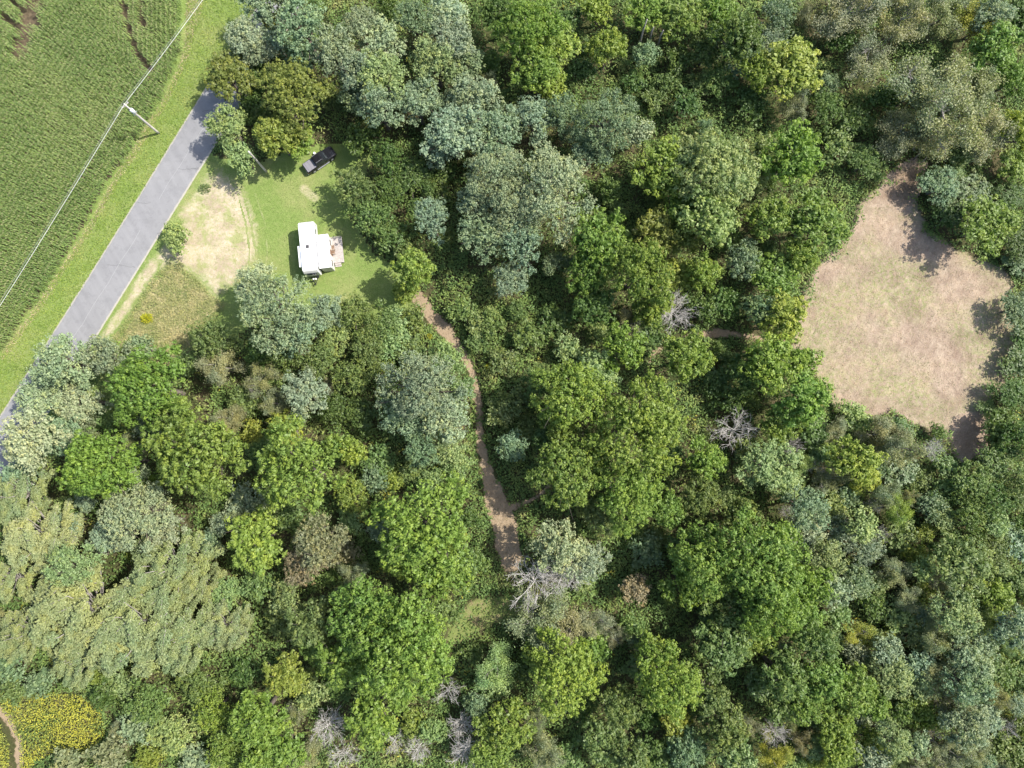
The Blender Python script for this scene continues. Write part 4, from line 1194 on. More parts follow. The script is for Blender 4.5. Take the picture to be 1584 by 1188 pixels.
# a margin of trees just beyond the frame (they throw shade and lean into view)
# three slanting bare trunks seen under the crowns near the top
for n_, (tx, ty, bx, by) in enumerate([(1001, 30, 983, 86), (1011, 42, 1001, 72), (1026, 47, 1013, 78)]):
    b = P(bx, by, 0); zt = 9.0 - n_ * .4
    q = P(tx, ty, zt)
    o = Obj().tube([(b[0], b[1], -.1), ((b[0] * 2 + q[0]) / 3 + .1, (b[1] * 2 + q[1]) / 3, 3), ((b[0] + 2 * q[0]) / 3 - .05, (b[1] + 2 * q[1]) / 3, 6), q], [.17, .15, .13, .09], 8)
    ob = o.build('bare_trunk', M['greywood'], None, True)
    tag(ob, ['longest pale bare trunk slanting out under the top crowns', 'middle pale bare trunk of the three under the top crowns', 'rightmost pale bare trunk of the three under the top crowns'][n_], 'tree trunk', 'slanting bare trunks near the top')

# ------------------------------------------------------------------ undergrowth and fields (uncountable stuff)
lo, hi = np.array(P(-60, 1260)[:2]), np.array(P(1660, -70)[:2])


def scatter(n, lo, hi, r):
    return lo + r.random((n, 2)) * (hi - lo)


def build_undergrowth():
    r = np.random.default_rng(11)
    area = np.prod(hi - lo)
    pts = scatter(int(area * 30), lo, hi, r)
    under = np.zeros(len(pts), bool)
    for fx, fy, fr, fh in FOOT:
        under |= (np.abs(pts[:, 0] - fx) < fr * .72) & (np.abs(pts[:, 1] - fy) < fr * .72) & (fr > 2.2)
    pts = pts[~under | (r.random(len(pts)) < .3)]
    bad = np.zeros(len(pts), bool)
    for poly in (W_CORN, W_ROAD, W_LAWN, W_VERGE, W_DRY, W_GOLD1):
        bad |= inside(pts, poly)
    dc_ = dist_line(pts, W_CLEAR, True)
    bad |= inside(pts, W_CLEAR) & (dc_ > np.clip((fbm(pts, 2.6, 61) - .34) * 9, 0, 3.0) * np.clip(fbm(pts, .7, 66) * 1.6, .3, 1.2))
    pts = pts[~bad]
    pd = path_dist(pts) + (fbm(pts, 1.0, 2) - .5) * 1.7 + (vnoise(pts, .35, 6) - .5) * .9
    gl = W_PATHS[3][0]
    in_glade = dist_line(pts, gl) < 2.6
    kp = (pd > -.08) | (in_glade & (r.random(len(pts)) < .3) & (vnoise(pts, .9, 41) > .4))
    pts = pts[kp]; pd = np.maximum(pd[kp], .05)
    ed = np.minimum(pd, 9)
    for poly in (W_LAWN, W_CLEAR, W_ROAD):
        ed = np.minimum(ed, dist_line(pts, poly, True))
    rise = np.clip(ed / 2.2, 0, 1)
    # hummocky tops: shrubs of 0.5 - 2.4 m
    cell = fbm(pts, 3.2, 9, 2); c2 = vnoise(pts, 1.3, 21)
    hgt = (.25 + rise * (np.clip((cell - .30) * 4.2, 0, 2.6)) * (.55 + .9 * c2) + .35 * c2 * rise)
    keep = (fbm(pts, 1.2, 33) > .33) | (r.random(len(pts)) < .3)
    pts, hgt = pts[keep], hgt[keep]
    n = len(pts)
    z = hgt * (1 - .55 * r.random(n) ** 2.2)
    base = np.column_stack([pts, z])
    d = unit(r.normal(size=(n, 3)) * np.array([1, 1, .45]) + np.array([0, 0, .1]))
    fn = unit(np.array([0, 0, 1.0]) + r.normal(size=(n, 3)) * .45)
    Q = leaves(base, d, fn, r.uniform(.28, .62, n), r.uniform(.13, .26, n), .2)
    gold = ((fbm(pts, 2.4, 55) > .70) & (r.random(n) < .35) & (z > hgt * .8)).astype(float) * .8
    me = quad_mesh('undergrowth', Q, r.random(n), gold)
    me.materials.append(m_stuff_leaf('undergrowth_leaf', [(.28, (.088, .150, .042)), (.42, (.125, .198, .058)), (.55, (.155, .225, .062)), (.68, (.23, .26, .09))], .30, .22, (.40, .36, .05)))
    o = link('undergrowth', me)
    tag(o, 'tangled green undergrowth of brambles and weeds filling the gaps between the trees', 'undergrowth', kind='stuff')
    print('undergrowth', n)


build_undergrowth()


def build_goldenrod():
    r = np.random.default_rng(12)
    Qs, R1, R2 = [], [], []
    for poly, dens in ((W_GOLD1, 60), (W_GOLD2, 30)):
        l, h_ = poly.min(0), poly.max(0)
        pts = scatter(int(np.prod(h_ - l) * dens), l, h_, r)
        pts = pts[inside(pts, poly) & (path_dist(pts) > .15)]
        n = len(pts)
        hg = 1.0 + .5 * fbm(pts, 1.0, 3)
        z = hg * (1 - .5 * r.random(n) ** 2)
        d = unit(r.normal(size=(n, 3)) * np.array([1, 1, .5]))
        fn = unit(np.array([0, 0, 1.0]) + r.normal(size=(n, 3)) * .4)
        Qs.append(leaves(np.column_stack([pts, z]), d, fn, r.uniform(.15, .34, n), r.uniform(.09, .18, n), .2))
        R1.append(r.random(n))
        f = (fbm(pts, 3.0, 8) - .34) * 2.6 + (vnoise(pts, .5, 4) - .5) * .9
        R2.append(((r.random(n) < np.clip(f + .15, .1, .85)) & (z > hg * .75)).astype(float) * .95)
    me = quad_mesh('goldenrod', np.vstack(Qs), np.concatenate(R1), np.concatenate(R2))
    me.materials.append(m_stuff_leaf('goldenrod_leaf', [(.3, (.15, .21, .05)), (.6, (.23, .26, .06))], .3, .2, (.40, .385, .05)))
    tag(link('goldenrod', me), 'dense yellow flowering goldenrod around the small track in the bottom left corner', 'wildflowers', kind='stuff')


build_goldenrod()


def build_corn():
    r = np.random.default_rng(13)
    a0, a1 = np.array(P(177, 280)[:2]), np.array(P(63, 469)[:2])
    along = unit(a0 - a1)                   # up along the field edge
    ang_main = math.atan2(along[1], along[0])
    l, h_ = W_CORN.min(0), W_CORN.max(0)
    c = (l + h_) / 2; rad = np.hypot(*(h_ - l)) / 2
    edge = PP(CORN_EDGE)

    def rows(ang):
        u = np.arange(-rad, rad, .23); v = np.arange(-rad, rad, .76)
        U, Vv = np.meshgrid(u, v)
        U = U.ravel() + r.normal(size=U.size) * .04; Vv = Vv.ravel() + r.normal(size=U.size) * .04
        U2 = U; wig = .35 * np.sin(U * .09 + Vv * .01)
        Vv = Vv + wig
        ca, sa = math.cos(ang), math.sin(ang)
        return c + np.column_stack([U2 * ca - Vv * sa, U2 * sa + Vv * ca])
    A = rows(ang_main); B = rows(R(93))
    def upper(p):
        X, Y = PIX(p[:, 0], p[:, 1])
        wv = (vnoise(p, 4, 7) - .5) * 14
        return (X > 150 + wv + Y * .55) & (Y < 105)
    A = A[~upper(A)]; B = B[upper(B)]
    pts = np.vstack([A, B]); ang = np.r_[np.full(len(A), ang_main), np.full(len(B), R(93))]
    ok = inside(pts, W_CORN)
    pts, ang = pts[ok], ang[ok]
    d_edge = dist_line(pts, edge)
    ok = (d_edge > .25)
    for line, w in (([(186, -20), (196, 35), (204, 60), (214, 85), (234, 108)], .55), ([(212, -20), (218, 15), (222, 40)], .5), ([(0, 18), (28, 44)], .45), ([(8, -10), (48, 28), (60, 40)], .4)):
        ok &= dist_line(pts, PP(line, 1.5)) > w
    pc = PP([(38, 42), (33, 62), (30, 78), (52, 0), (44, 20)], 1.5)
    for q in pc:
        ok &= ~((np.hypot(*(pts - q).T) < 1.5) & (r.random(len(pts)) < .8))
    ok &= r.random(len(pts)) > .04
    pts, ang = pts[ok], ang[ok]
    n = len(pts)
    hg = 2.2 + .35 * (fbm(pts, 6, 5) - .5) * 2 + r.normal(size=n) * .1
    Qs, R1, R2 = [], [], []
    K = 8
    az0 = ang + math.pi / 2 + r.normal(size=n) * .45
    for k in range(K):
        az = az0 + math.pi * (k % 2) + r.normal(size=n) * .3
        zb = hg * (.98 - .085 * k)
        L1 = r.uniform(.24, .36, n) * (1 if k > 1 else .7); L2 = r.uniform(.20, .34, n) * (1 if k > 1 else .6)
        dh = np.column_stack([np.cos(az), np.sin(az)])
        side = np.column_stack([-np.sin(az), np.cos(az), np.zeros(n)]) * (.05 * r.uniform(.8, 1.25, n))[:, None]
        b = np.column_stack([pts, zb - .12])
        m = np.column_stack([pts + dh * L1[:, None], zb + .12])
        e = np.column_stack([pts + dh * (L1 + L2)[:, None], zb - .16 - .1 * r.random(n)])
        Qs.append(np.stack([b - side * .5, b + side * .5, m + side, m - side], 1))
        Qs.append(np.stack([m - side, m + side, e + side * .15, e - side * .15], 1))
        rv = r.beta(2, 2, n)
        R1 += [rv, np.clip(rv + .1, 0, 1)]; R2 += [np.zeros(n), np.zeros(n)]
    # tassels
    for k in range(3):
        az = r.random(n) * 6.28
        top = np.column_stack([pts, hg * .98])
        tip = top + np.column_stack([np.cos(az) * .13, np.sin(az) * .13, np.full(n, .26)])
        sdv = np.column_stack([-np.sin(az), np.cos(az), np.zeros(n)]) * .02
        Qs.append(np.stack([top - sdv, top + sdv, tip + sdv, tip - sdv], 1))
        R1.append(np.full(n, .5)); R2.append(np.full(n, .85))
    me = quad_mesh('corn', np.vstack(Qs), np.concatenate(R1), np.concatenate(R2))
    me.materials.append(m_stuff_leaf('corn_leaf', [(.3, (.152, .232, .070)), (.5, (.186, .268, .083)), (.72, (.226, .292, .103))], .09, .3, (.40, .36, .20)))
    tag(link('corn', me), 'tall green corn standing in rows left of the road', 'corn', kind='stuff')
    print('corn', n)


build_corn()


def cards(name, label, cat, polys, dens, L, Wd, hgt, stops, scale, seed, flower=None, fprob=0, mask=None, tilt=.5):
    r = np.random.default_rng(seed)
    out = []
    for poly in polys:
        l, h_ = poly.min(0), poly.max(0)
        p = scatter(int(np.prod(h_ - l) * dens), l, h_, r)
        p = p[inside(p, poly)]
        out.append(p)
    pts = np.vstack(out)
    if mask is not None: pts = pts[mask(pts, r)]
    n = len(pts)
    d = unit(r.normal(size=(n, 3)) * np.array([1, 1, .3]) + np.array([0, 0, .25]))
    fn = unit(np.array([0, 0, 1.0]) + r.normal(size=(n, 3)) * tilt)
    z = .02 + hgt * r.random(n) ** 1.5 * (.4 + 1.2 * fbm(pts, 1.4, seed))
    Q = leaves(np.column_stack([pts, z]), d, fn, r.uniform(*L, n), r.uniform(*Wd, n), .1)
    me = quad_mesh(name, Q, r.random(n), (r.random(n) < fprob).astype(float))
    me.materials.append(m_stuff_leaf(name + '_blade', stops, scale, .2, flower))
    tag(link(name, me), label, cat, kind='stuff')


GR = [(.3, (.125, .185, .045)), (.5, (.17, .225, .062)), (.7, (.25, .255, .11))]
def offroad(pts, r):
    return (~inside(pts, W_ROAD) | (dist_line(pts, W_ROAD, True) < .22 * vnoise(pts, .6, 5))) & ~inside(pts, W_CORN)
cards('verge_grass', 'lush bright green grass on the strip between road and corn', 'grass', [W_VERGE], 55, (.12, .3), (.05, .11), .25, [(.3, (.15, .23, .035)), (.5, (.21, .29, .05)), (.7, (.28, .31, .09))], .25, 21, mask=offroad)
cards('lawn_grass', 'short mown green lawn around the white trailer', 'grass', [W_LAWN], 22, (.08, .18), (.04, .08), .04, GR, .2, 22, mask=lambda p, r: offroad(p, r) & ~inside(p, W_DRY) & ~inside(p, W_ROUGH))
cards('dry_stubble', 'dry straw stubble and sparse weeds on the bare patch by the road', 'dry grass', [W_DRY], 16, (.1, .24), (.03, .07), .05, [(.35, (.19, .21, .07)), (.5, (.36, .30, .17)), (.65, (.48, .40, .26))], .5, 23, mask=lambda p, r: ~inside(p, W_ROAD) & (vnoise(p, .9, 3) > .35))
cards('meadow_grass', 'rank olive meadow grass between the dry patch and the trees', 'tall grass', [W_ROUGH], 90, (.2, .45), (.04, .09), .5, [(.3, (.18, .23, .075)), (.5, (.28, .29, .12)), (.7, (.42, .37, .20))], .3, 24)
cards('straw_litter', 'cut straw and sparse green regrowth covering the bare clearing', 'straw', [W_CLEAR], 20, (.14, .34), (.025, .06), .05, [(.36, (.40, .31, .23)), (.52, (.34, .26, .185)), (.62, (.19, .21, .08))], .45, 25, mask=lambda p, r: vnoise(p, .7, 9) > .3)
def on_path(p, r):
    return (path_dist(p) < .1) & (vnoise(p, .8, 12) > .35)
cards('path_litter', 'dead leaves and dry stems scattered over the bare footpaths', 'leaf litter', [np.array([l.min(0) - 3, [l.max(0)[0] + 3, l.min(0)[1] - 3], l.max(0) + 3, [l.min(0)[0] - 3, l.max(0)[1] + 3]]) for l, w in W_PATHS[:4]], 14, (.1, .26), (.03, .09), .05, [(.38, (.36, .27, .17)), (.55, (.22, .15, .09)), (.64, (.13, .16, .05))], 1.2, 27, mask=on_path)
cards('field_edge_straw', 'thin pale strip of dry stalks along the corn field edge', 'dry grass', [PP([(297, -20), (318, -20), (312, 20), (300, 50), (292, 90), (279, 118), (256, 166), (240, 190), (224, 220), (206, 247), (181, 285), (148, 348), (110, 406), (67, 474), (4, 560), (0, 552), (60, 466), (103, 399), (141, 341), (174, 278), (199, 240), (232, 185), (249, 160), (272, 112), (285, 76), (289, 0)])], 45, (.15, .4), (.04, .09), .15, [(.3, (.38, .31, .20)), (.7, (.52, .44, .30))], .6, 26)

# goldenrod clump on the rough grass, small weeds
def clump(name, label, cat, x, y, rad, hgt, col, n, seed, L=(.15, .35)):
    r = np.random.default_rng(seed)
    cx, cy, _ = P(x, y, hgt * .5)
    v = unit(r.normal(size=(n, 3))); v[:, 2] = np.abs(v[:, 2])
    rr_ = r.random(n) ** .4
    base = v * rr_[:, None] * np.array([rad, rad * .8, hgt])
    d = unit(v + r.normal(size=(n, 3)) * .5)
    Q = leaves(base, d, unit(np.array([0, 0, 1.]) + r.normal(size=(n, 3)) * .5), r.uniform(*L, n), r.uniform(.06, .14, n), .2)
    me = quad_mesh(name, Q, r.random(n), r.random(n)); me.materials.append(M['leaf'])
    o = link(name, me); o.location = (cx, cy, 0); o.color = (*col, 1)
    tag(o, label, cat)
clump('goldenrod_plant', 'yellow flowering goldenrod clump on the rough grass beside the road', 'wildflower', 226, 492, .95, 1.0, (.42, .41, .03), 700, 1)
clump('goldenrod_plant', 'small yellow flowering clump on the right bank of the narrow path', 'wildflower', 757, 568, .8, 1.2, (.36, .35, .03), 500, 2)
clump('goldenrod_plant', 'golden flowering clump on the left bank at the top of the path', 'wildflower', 664, 520, .55, 1.2, (.34, .32, .04), 350, 3)
clump('weed_clump', 'dark green weeds at the tip of the dry patch beneath the tree shadow', 'weeds', 316, 292, 1.1, .35, (.13, .18, .07), 380, 4)
clump('weed_clump', 'dark grey-green weeds on the rough grass below the lone bush', 'weeds', 276, 412, .8, .35, (.17, .19, .09), 260, 5)

# ------------------------------------------------------------------ built things
white = simple('white_roof', (.80, .80, .79), .45, .4, var=.03)
wall = simple('trailer_wall', (.62, .62, .60), .4, .4, var=.05)
black = simple('black_plastic', (.02, .02, .022), .5, .4)
glass = simple('dark_glass', (.015, .018, .022), .08, .6)
steel = simple('grey_steel', (.35, .36, .37), .4, .5, .3)
tyre = simple('tyre_rubber', (.025, .025, .025), .9, .2)
deckw = simple('weathered_deck', (.40, .36, .33), .85, .15, var=.2, sc=4)
brownw = simple('brown_wood', (.20, .125, .08), .7, .2)
polew = m_bark('pole_wood', (.36, .33, .29), (.56, .53, .48))


def local(px, py, z):
    return Vector(P(px, py, z))


def trailer():
    c = P(475.6, 381.4, 3.25)
    ang = math.atan2(*(lambda a, b: (b[1] - a[1], b[0] - a[0]))(P(479.5, 422.5, 3.25), P(471.4, 340, 3.25)))   # long axis, towards photo top (rear)
    e = empty('travel_trailer', (c[0], c[1], 0), ang)      # local +x = towards the photo's top, +y = photo left
    tag(e, 'white travel trailer with a slide-out, parked on the lawn beside the wooden deck', 'trailer')
    L, Wd = 8.2, 2.32
    # side profile lofted across the width: rounded rear (photo top), raked nose
    prof = [(-L / 2, .75), (-L / 2 - .08, 1.5), (-L / 2 + .05, 2.6), (-L / 2 + .28, 3.05), (-L / 2 + .6, 3.2), (L / 2 - .5, 3.2), (L / 2 - .2, 3.05), (L / 2, 2.7), (L / 2, .75)]
    o = Obj()
    rings = []
    for yy, ins in ((-Wd / 2, .05), (-Wd / 2 + .05, 0), (Wd / 2 - .05, 0), (Wd / 2, .05)):
        rings.append([(x * (1 - ins * .1), yy, z - (ins if z > 2 else 0)) for x, z in prof])
    o.loft(rings).build('body', wall, e)
    rf = Obj().box((0.03, 0, 3.225), (L - .75, Wd - .02, .05), bev=.02).build('roof', white, e)
    # roof fittings
    v = Obj().box((.0, 0, 3.30), (.52, .52, .10), bev=.03).build('roof_vent', simple('smoked_vent', (.09, .085, .085), .3, .4), e)
    Obj().box((0, 0, 3.352), (.40, .06, .02)).build('vent_rib', black, v)
    Obj().tube([(-1.55, -.05, 3.24), (-1.55, -.05, 3.36)], .09, 10).build('vent_cap', simple('grey_cap', (.55, .55, .55)), e)
    Obj().box((2.1, .55, 3.27), (.28, .16, .05), bev=.02).build('plumbing_vent', white, e)
    # slide-out on the photo's left side
    so = Obj().box((-1.35, Wd / 2 + .22, 1.95), (3.3, .50, 1.9), bev=.04).build('slide_out', wall, e)
    Obj().box((-1.35, Wd / 2 + .20, 2.925), (3.36, .56, .05), bev=.02).build('slide_roof', white, so)
    Obj().box((-1.35, Wd / 2 + .476, 2.1), (1.5, .02, .6)).build('window', glass, so)
    for x in (2.6, 1.2):
        Obj().box((x, Wd / 2 + .006, 2.05), (.8, .02, .5)).build('window', glass, e)
        Obj().box((x, -Wd / 2 - .006, 2.05), (.8, .02, .5)).build('window', glass, e)
    dr = Obj().box((3.1 - 1.3, -Wd / 2 - .012, 1.75), (.68, .03, 1.85)).build('door', simple('door_white', (.6, .6, .58)), e)
    Obj().box((-L / 2 - .03, 0, 2.15), (.14, 1.5, .55)).build('front_window', glass, e)
    # rolled awning along the right side, rear bumper
    Obj().tube([(-3.3, -Wd / 2 - .10, 3.0), (3.75, -Wd / 2 - .10, 3.0)], .065, 8).build('awning_roll', simple('awning_vinyl', (.55, .56, .58)), e)
    for x in (-3.2, 3.7):
        Obj().box((x, -Wd / 2 - .1, 2.2), (.05, .08, 1.6)).build('awning_arm', white, e)
    Obj().box((L / 2 + .14, 0, .62), (.16, 2.1, .14), bev=.02).build('bumper', black, e)
    Obj().tube([(L / 2 + .2, .2, 1.15), (L / 2 + .42, .2, 1.15)], .34, 14).build('spare_wheel', tyre, e)
    # chassis, hitch
    Obj().box((0, 0, .66), (L - .3, 1.9, .14)).build('chassis', black, e)
    h = Obj()
    h.tube([(-L / 2 + .3, .75, .6), (-L / 2 - 1.25, .05, .58)], .06, 6); h.tube([(-L / 2 + .3, -.75, .6), (-L / 2 - 1.25, -.05, .58)], .06, 6)
    h.box((-L / 2 - 1.35, 0, .6), (.3, .14, .12)); h.tube([(-L / 2 - 1.15, 0, .1), (-L / 2 - 1.15, 0, .95)], .045, 8)
    h.build('hitch_frame', black, e)
    for s in (-.17, .17):
        t = Obj()
        t.tube([(-L / 2 - .55, s, .66), (-L / 2 - .55, s, .72), (-L / 2 - .55, s, 1.05), (-L / 2 - .55, s, 1.13), (-L / 2 - .55, s, 1.16)], [.12, .155, .155, .11, .05], 12)
        t.build('propane_tank', simple('tank_white', (.7, .7, .68), .35), e, True)
    Obj().box((-L / 2 - .2, -.55, .78), (.3, .36, .26), bev=.02).build('battery_box', black, e)
    for x in (-.5, .45):
        for s in (-1, 1):
            w = Obj().tube([(x, s * (Wd / 2 - .28), .36), (x, s * (Wd / 2 - .02), .36)], .36, 18).build('wheel', tyre, e)
            Obj().tube([(x, s * (Wd / 2 - .05), .36), (x, s * (Wd / 2 + .005), .36)], .19, 14).build('rim', steel, w)
    return e, ang, c


TR, TANG, TC = trailer()


def canopy():
    ctr = P(500.6, 388.5, 2.75)
    e = empty('porch_room', (ctr[0], ctr[1], 0), TANG)
    tag(e, 'white flat-roofed porch room built against the right side of the trailer', 'porch')
    L, Wd = 5.35, 1.9
    Obj().box((0, 0, 2.72), (L, Wd, .09), bev=.02).build('roof', white, e)
    for i in range(1, 9):
        Obj().box((-L / 2 + i * L / 9, 0, 2.772), (.03, Wd - .06, .016)).build('roof_seam', white, e)
    wm = simple('porch_wall', (.55, .54, .5))
    Obj().box((L / 2 - .12, 0, 1.36), (.08, Wd - .22, 2.62)).build('wall', wm, e)
    Obj().box((-L / 2 + .12, 0, 1.36), (.08, Wd - .22, 2.62)).build('wall', wm, e)
    Obj().box((0, -Wd / 2 + .15, 1.36), (L - .34, .08, 2.62)).build('wall', wm, e)
    for x in (-1.7, 1.6):
        f = Obj().box((x, -Wd / 2 + .10, 1.6), (1.1, .04, .9)).build('window', white, e)
        Obj().box((x, -Wd / 2 + .075, 1.6), (.98, .02, .78)).build('pane', glass, f)
    Obj().box((0, -Wd / 2 + .10, 1.35), (.85, .04, 2.0)).build('door', simple('brown_door', (.2, .12, .08)), e)
    # deck
    dc = P(519.5, 387.0, .5)
    d = empty('wooden_deck', (dc[0], dc[1], 0), TANG)
    tag(d, 'weathered grey wooden deck along the right side of the porch room', 'deck')
    DL, DW = 4.15, 2.3
    r = random.Random(3)
    nb = 28
    bme = None
    for i in range(nb):
        x = -DL / 2 + (i + .5) * DL / nb
        if bme is None:
            ob = Obj().box((0, 0, 0), (DL / nb - .012, DW, .035), bev=.004).build('board', deckw, d); bme = ob.data
        else:
            ob = link('board', bme, d)
        ob.location = (x, r.uniform(-.01, .01), .5 + r.uniform(-.003, .003))
    fr = Obj()
    for y in (-DW / 2 + .06, 0, DW / 2 - .06): fr.box((0, y, .40), (DL - .1, .05, .16))
    for x in (-DL / 2 + .1, 0, DL / 2 - .1):
        for y in (-DW / 2 + .15, DW / 2 - .15): fr.box((x, y, .16), (.1, .1, .32))
    fr.build('frame', deckw, d)
    # low rail on the outer side
    rl = Obj()
    rl.box((DL / 2 - .04, 0, .95), (.06, DW - .05, .05)); rl.box((DL / 2 - .04, -DW / 2 + .05, .73), (.06, .06, .42)); rl.box((DL / 2 - .04, DW / 2 - .05, .73), (.06, .06, .42))
    rl.build('rail', deckw, d)
    for j in range(2):
        Obj().box((-DL / 2 - .16 - .26 * j, -.1, .34 - .17 * j), (.27, 1.0, .04)).build('step', deckw, d)
    # two brown chairs
    for n_, (px, py) in enumerate(((514.5, 383.0), (515.2, 390.0))):
        q = P(px, py, .9)
        cnm = 'garden_chair'
        ch = empty(cnm, (q[0], q[1], .52), TANG + (.1, -.12)[n_])
        tag(ch, ('upper' if n_ == 0 else 'lower') + ' of two brown wooden chairs on the deck beside the trailer porch', 'chair', 'brown chairs on the deck')
        s = Obj()
        for k in range(4): s.box((-.0, -.22 + k * .13, .38 - k * -.012), (.52, .11, .03))
        s.build('seat', brownw, ch)
        b = Obj()
        for k in range(5): b.loft([[(-.27 + k * .11, .30, .36), (-.17 + k * .11, .30, .36), (-.17 + k * .11, .34, .36), (-.27 + k * .11, .34, .36)],
                                   [(-.27 + k * .11, .50, .98), (-.17 + k * .11, .50, .98), (-.17 + k * .11, .54, .98), (-.27 + k * .11, .54, .98)]])
        b.build('backrest', brownw, ch)
        for sx in (-.3, .3):
            Obj().box((sx, .0, .58), (.11, .66, .03)).build('armrest', simple('chair_arm', (.30, .23, .17)), ch)
            for y in (-.25, .28):
                Obj().box((sx, y, .28), (.05, .07, .56)).build('leg', brownw, ch)


canopy()


def pickup():
    a, b = P(471.5, 262.3, .9), P(516.5, 231.5, .9)
    ang = math.atan2(b[1] - a[1], b[0] - a[0])
    c = ((a[0] + b[0]) / 2, (a[1] + b[1]) / 2)
    e = empty('pickup_truck', (c[0], c[1], 0), ang)      # +x = front
    tag(e, 'black crew-cab pickup with a grey bed cover parked at the top of the lawn', 'pickup truck')
    n = NT('black_paint', .22, .35); n.color((.012, .012, .015)); n.b.inputs['Coat Weight'].default_value = .25; paint = n.m
    chrome = simple('chrome', (.6, .6, .62), .15, .6, 1)
    L, W_ = 5.5, 1.95

    def sec(x, w, z0, z1, z2, cr):
        """closed body section at x"""
        h = w / 2
        return [(x, -h + .06, z0), (x, h - .06, z0), (x, h, z0 + .12), (x, h, z1), (x, h - .07, z2 - .02), (x, h - .2, z2 + cr * .5), (x, 0, z2 + cr), (x, -h + .2, z2 + cr * .5), (x, -h + .07, z2 - .02), (x, -h, z1), (x, -h, z0 + .12)]
    body = Obj()
    body.loft([sec(-2.72, 1.84, .5, .9, 1.10, 0), sec(-2.66, 1.92, .42, .95, 1.14, 0), sec(-1.6, W_, .38, 1.0, 1.15, 0), sec(-.9, W_, .36, 1.0, 1.15, 0), sec(.8, W_, .36, 1.0, 1.15, 0),
               sec(1.15, W_, .36, .98, 1.14, .05), sec(1.9, 1.92, .38, .95, 1.10, .06), sec(2.45, 1.84, .42, .9, 1.03, .05), sec(2.68, 1.66, .48, .8, .95, .03), sec(2.74, 1.5, .52, .72, .86, .01)])
    bo = body.build('body', paint, e, False)
    # cab: greenhouse of dark glass under the roof panel
    cab = Obj()
    def ring(z, xf, xb, w):
        h = w / 2
        return [(xb + .05, -h, z), (xf - .12, -h, z), (xf, -h + .18, z), (xf, h - .18, z), (xf - .12, h, z), (xb + .05, h, z), (xb, h - .1, z), (xb, -h + .1, z)]
    cab.loft([ring(1.13, 1.28, -1.0, 1.84), ring(1.40, .98, -.95, 1.72), ring(1.74, .50, -.86, 1.46)])
    cab.build('windows', glass, e)
    rf = Obj()
    rf.loft([ring(1.742, .50, -.87, 1.50), ring(1.80, .42, -.82, 1.42), ring(1.835, .2, -.6, 1.1)])
    rf.build('cab_roof', paint, e)
    for s in (-1, 1):
        Obj().tube([(-.8, s * .62, 1.86), (.32, s * .62, 1.86)], .02, 6).build('roof_rail', steel, e)
        Obj().tube([(1.27, s * .82, 1.15), (.52, s * .67, 1.745)], .035, 6).build('pillar', paint, e)
        Obj().tube([(-.15, s * .915, 1.15), (-.15, s * .74, 1.745)], .04, 6).build('pillar', paint, e)
        m = Obj().box((.98, s * 1.08, 1.22), (.14, .24, .2), bev=.04).build('wing_mirror', paint, e)
        Obj().box((2.58, s * .66, .78), (.2, .34, .16), rz=-s * .25, bev=.03).build('headlight', chrome, e)
        Obj().box((-2.72, s * .84, .86), (.06, .12, .34), bev=.02).build('tail_light', simple('red_lens', (.3, .02, .02), .2, .5), e)
        Obj().box((.0, s * 1.0, .42), (2.3, .16, .05), bev=.02).build('side_step', steel, e)
        for x in (.35, -.55):
            Obj().box((x, s * .985, .98), (.2, .03, .035)).build('door_handle', chrome, e)
        for x in (1.72, -1.72):
            w = Obj().tube([(x, s * .74, .39), (x, s * .985, .39)], .39, 20).build('wheel', tyre, e)
            Obj().tube([(x, s * .95, .39), (x, s * 1.0, .39)], .24, 12).build('rim', steel, w)
            fl = [(x + .47 * math.cos(t), s * .985, .39 + .47 * math.sin(t)) for t in np.linspace(.1, math.pi - .1, 9)]
            Obj().tube(fl, .04, 6).build('fender', paint, e)
        Obj().box((1.75, s * .42, 1.178), (.85, .05, .012), rz=s * .04).build('hood_crease', paint, e)
    cv = Obj().box((-1.82, 0, 1.165), (1.66, 1.66, .05), bev=.02).build('bed_cover', simple('tonneau_vinyl', (.20, .195, .215), .6, .3, var=.08), e)
    for x in (-2.35, -1.8, -1.3):
        Obj().box((x, 0, 1.194), (.03, 1.6, .01)).build('cover_seam', simple('seam', (.10, .10, .11)), cv)
    Obj().box((2.74, 0, .62), (.12, 1.7, .2), bev=.04).build('bumper', chrome, e)
    Obj().box((-2.78, 0, .55), (.14, 1.75, .18), bev=.03).build('bumper', chrome, e)
    Obj().box((2.74, 0, .82), (.04, .9, .2)).build('grille', black, e)
    Obj().box((1.19, 0, 1.19), (.06, 1.2, .02)).build('wiper_cowl', black, e)
    q = P(486.5, 237, .3)
    bk = Obj().tube([(q[0], q[1], .02), (q[0], q[1], .40)], [.15, .19], 14).build('bucket', simple('bucket_white', (.8, .8, .78)))
    tag(bk, 'small white bucket on the ground beside the cab of the black pickup', 'bucket')


pickup()


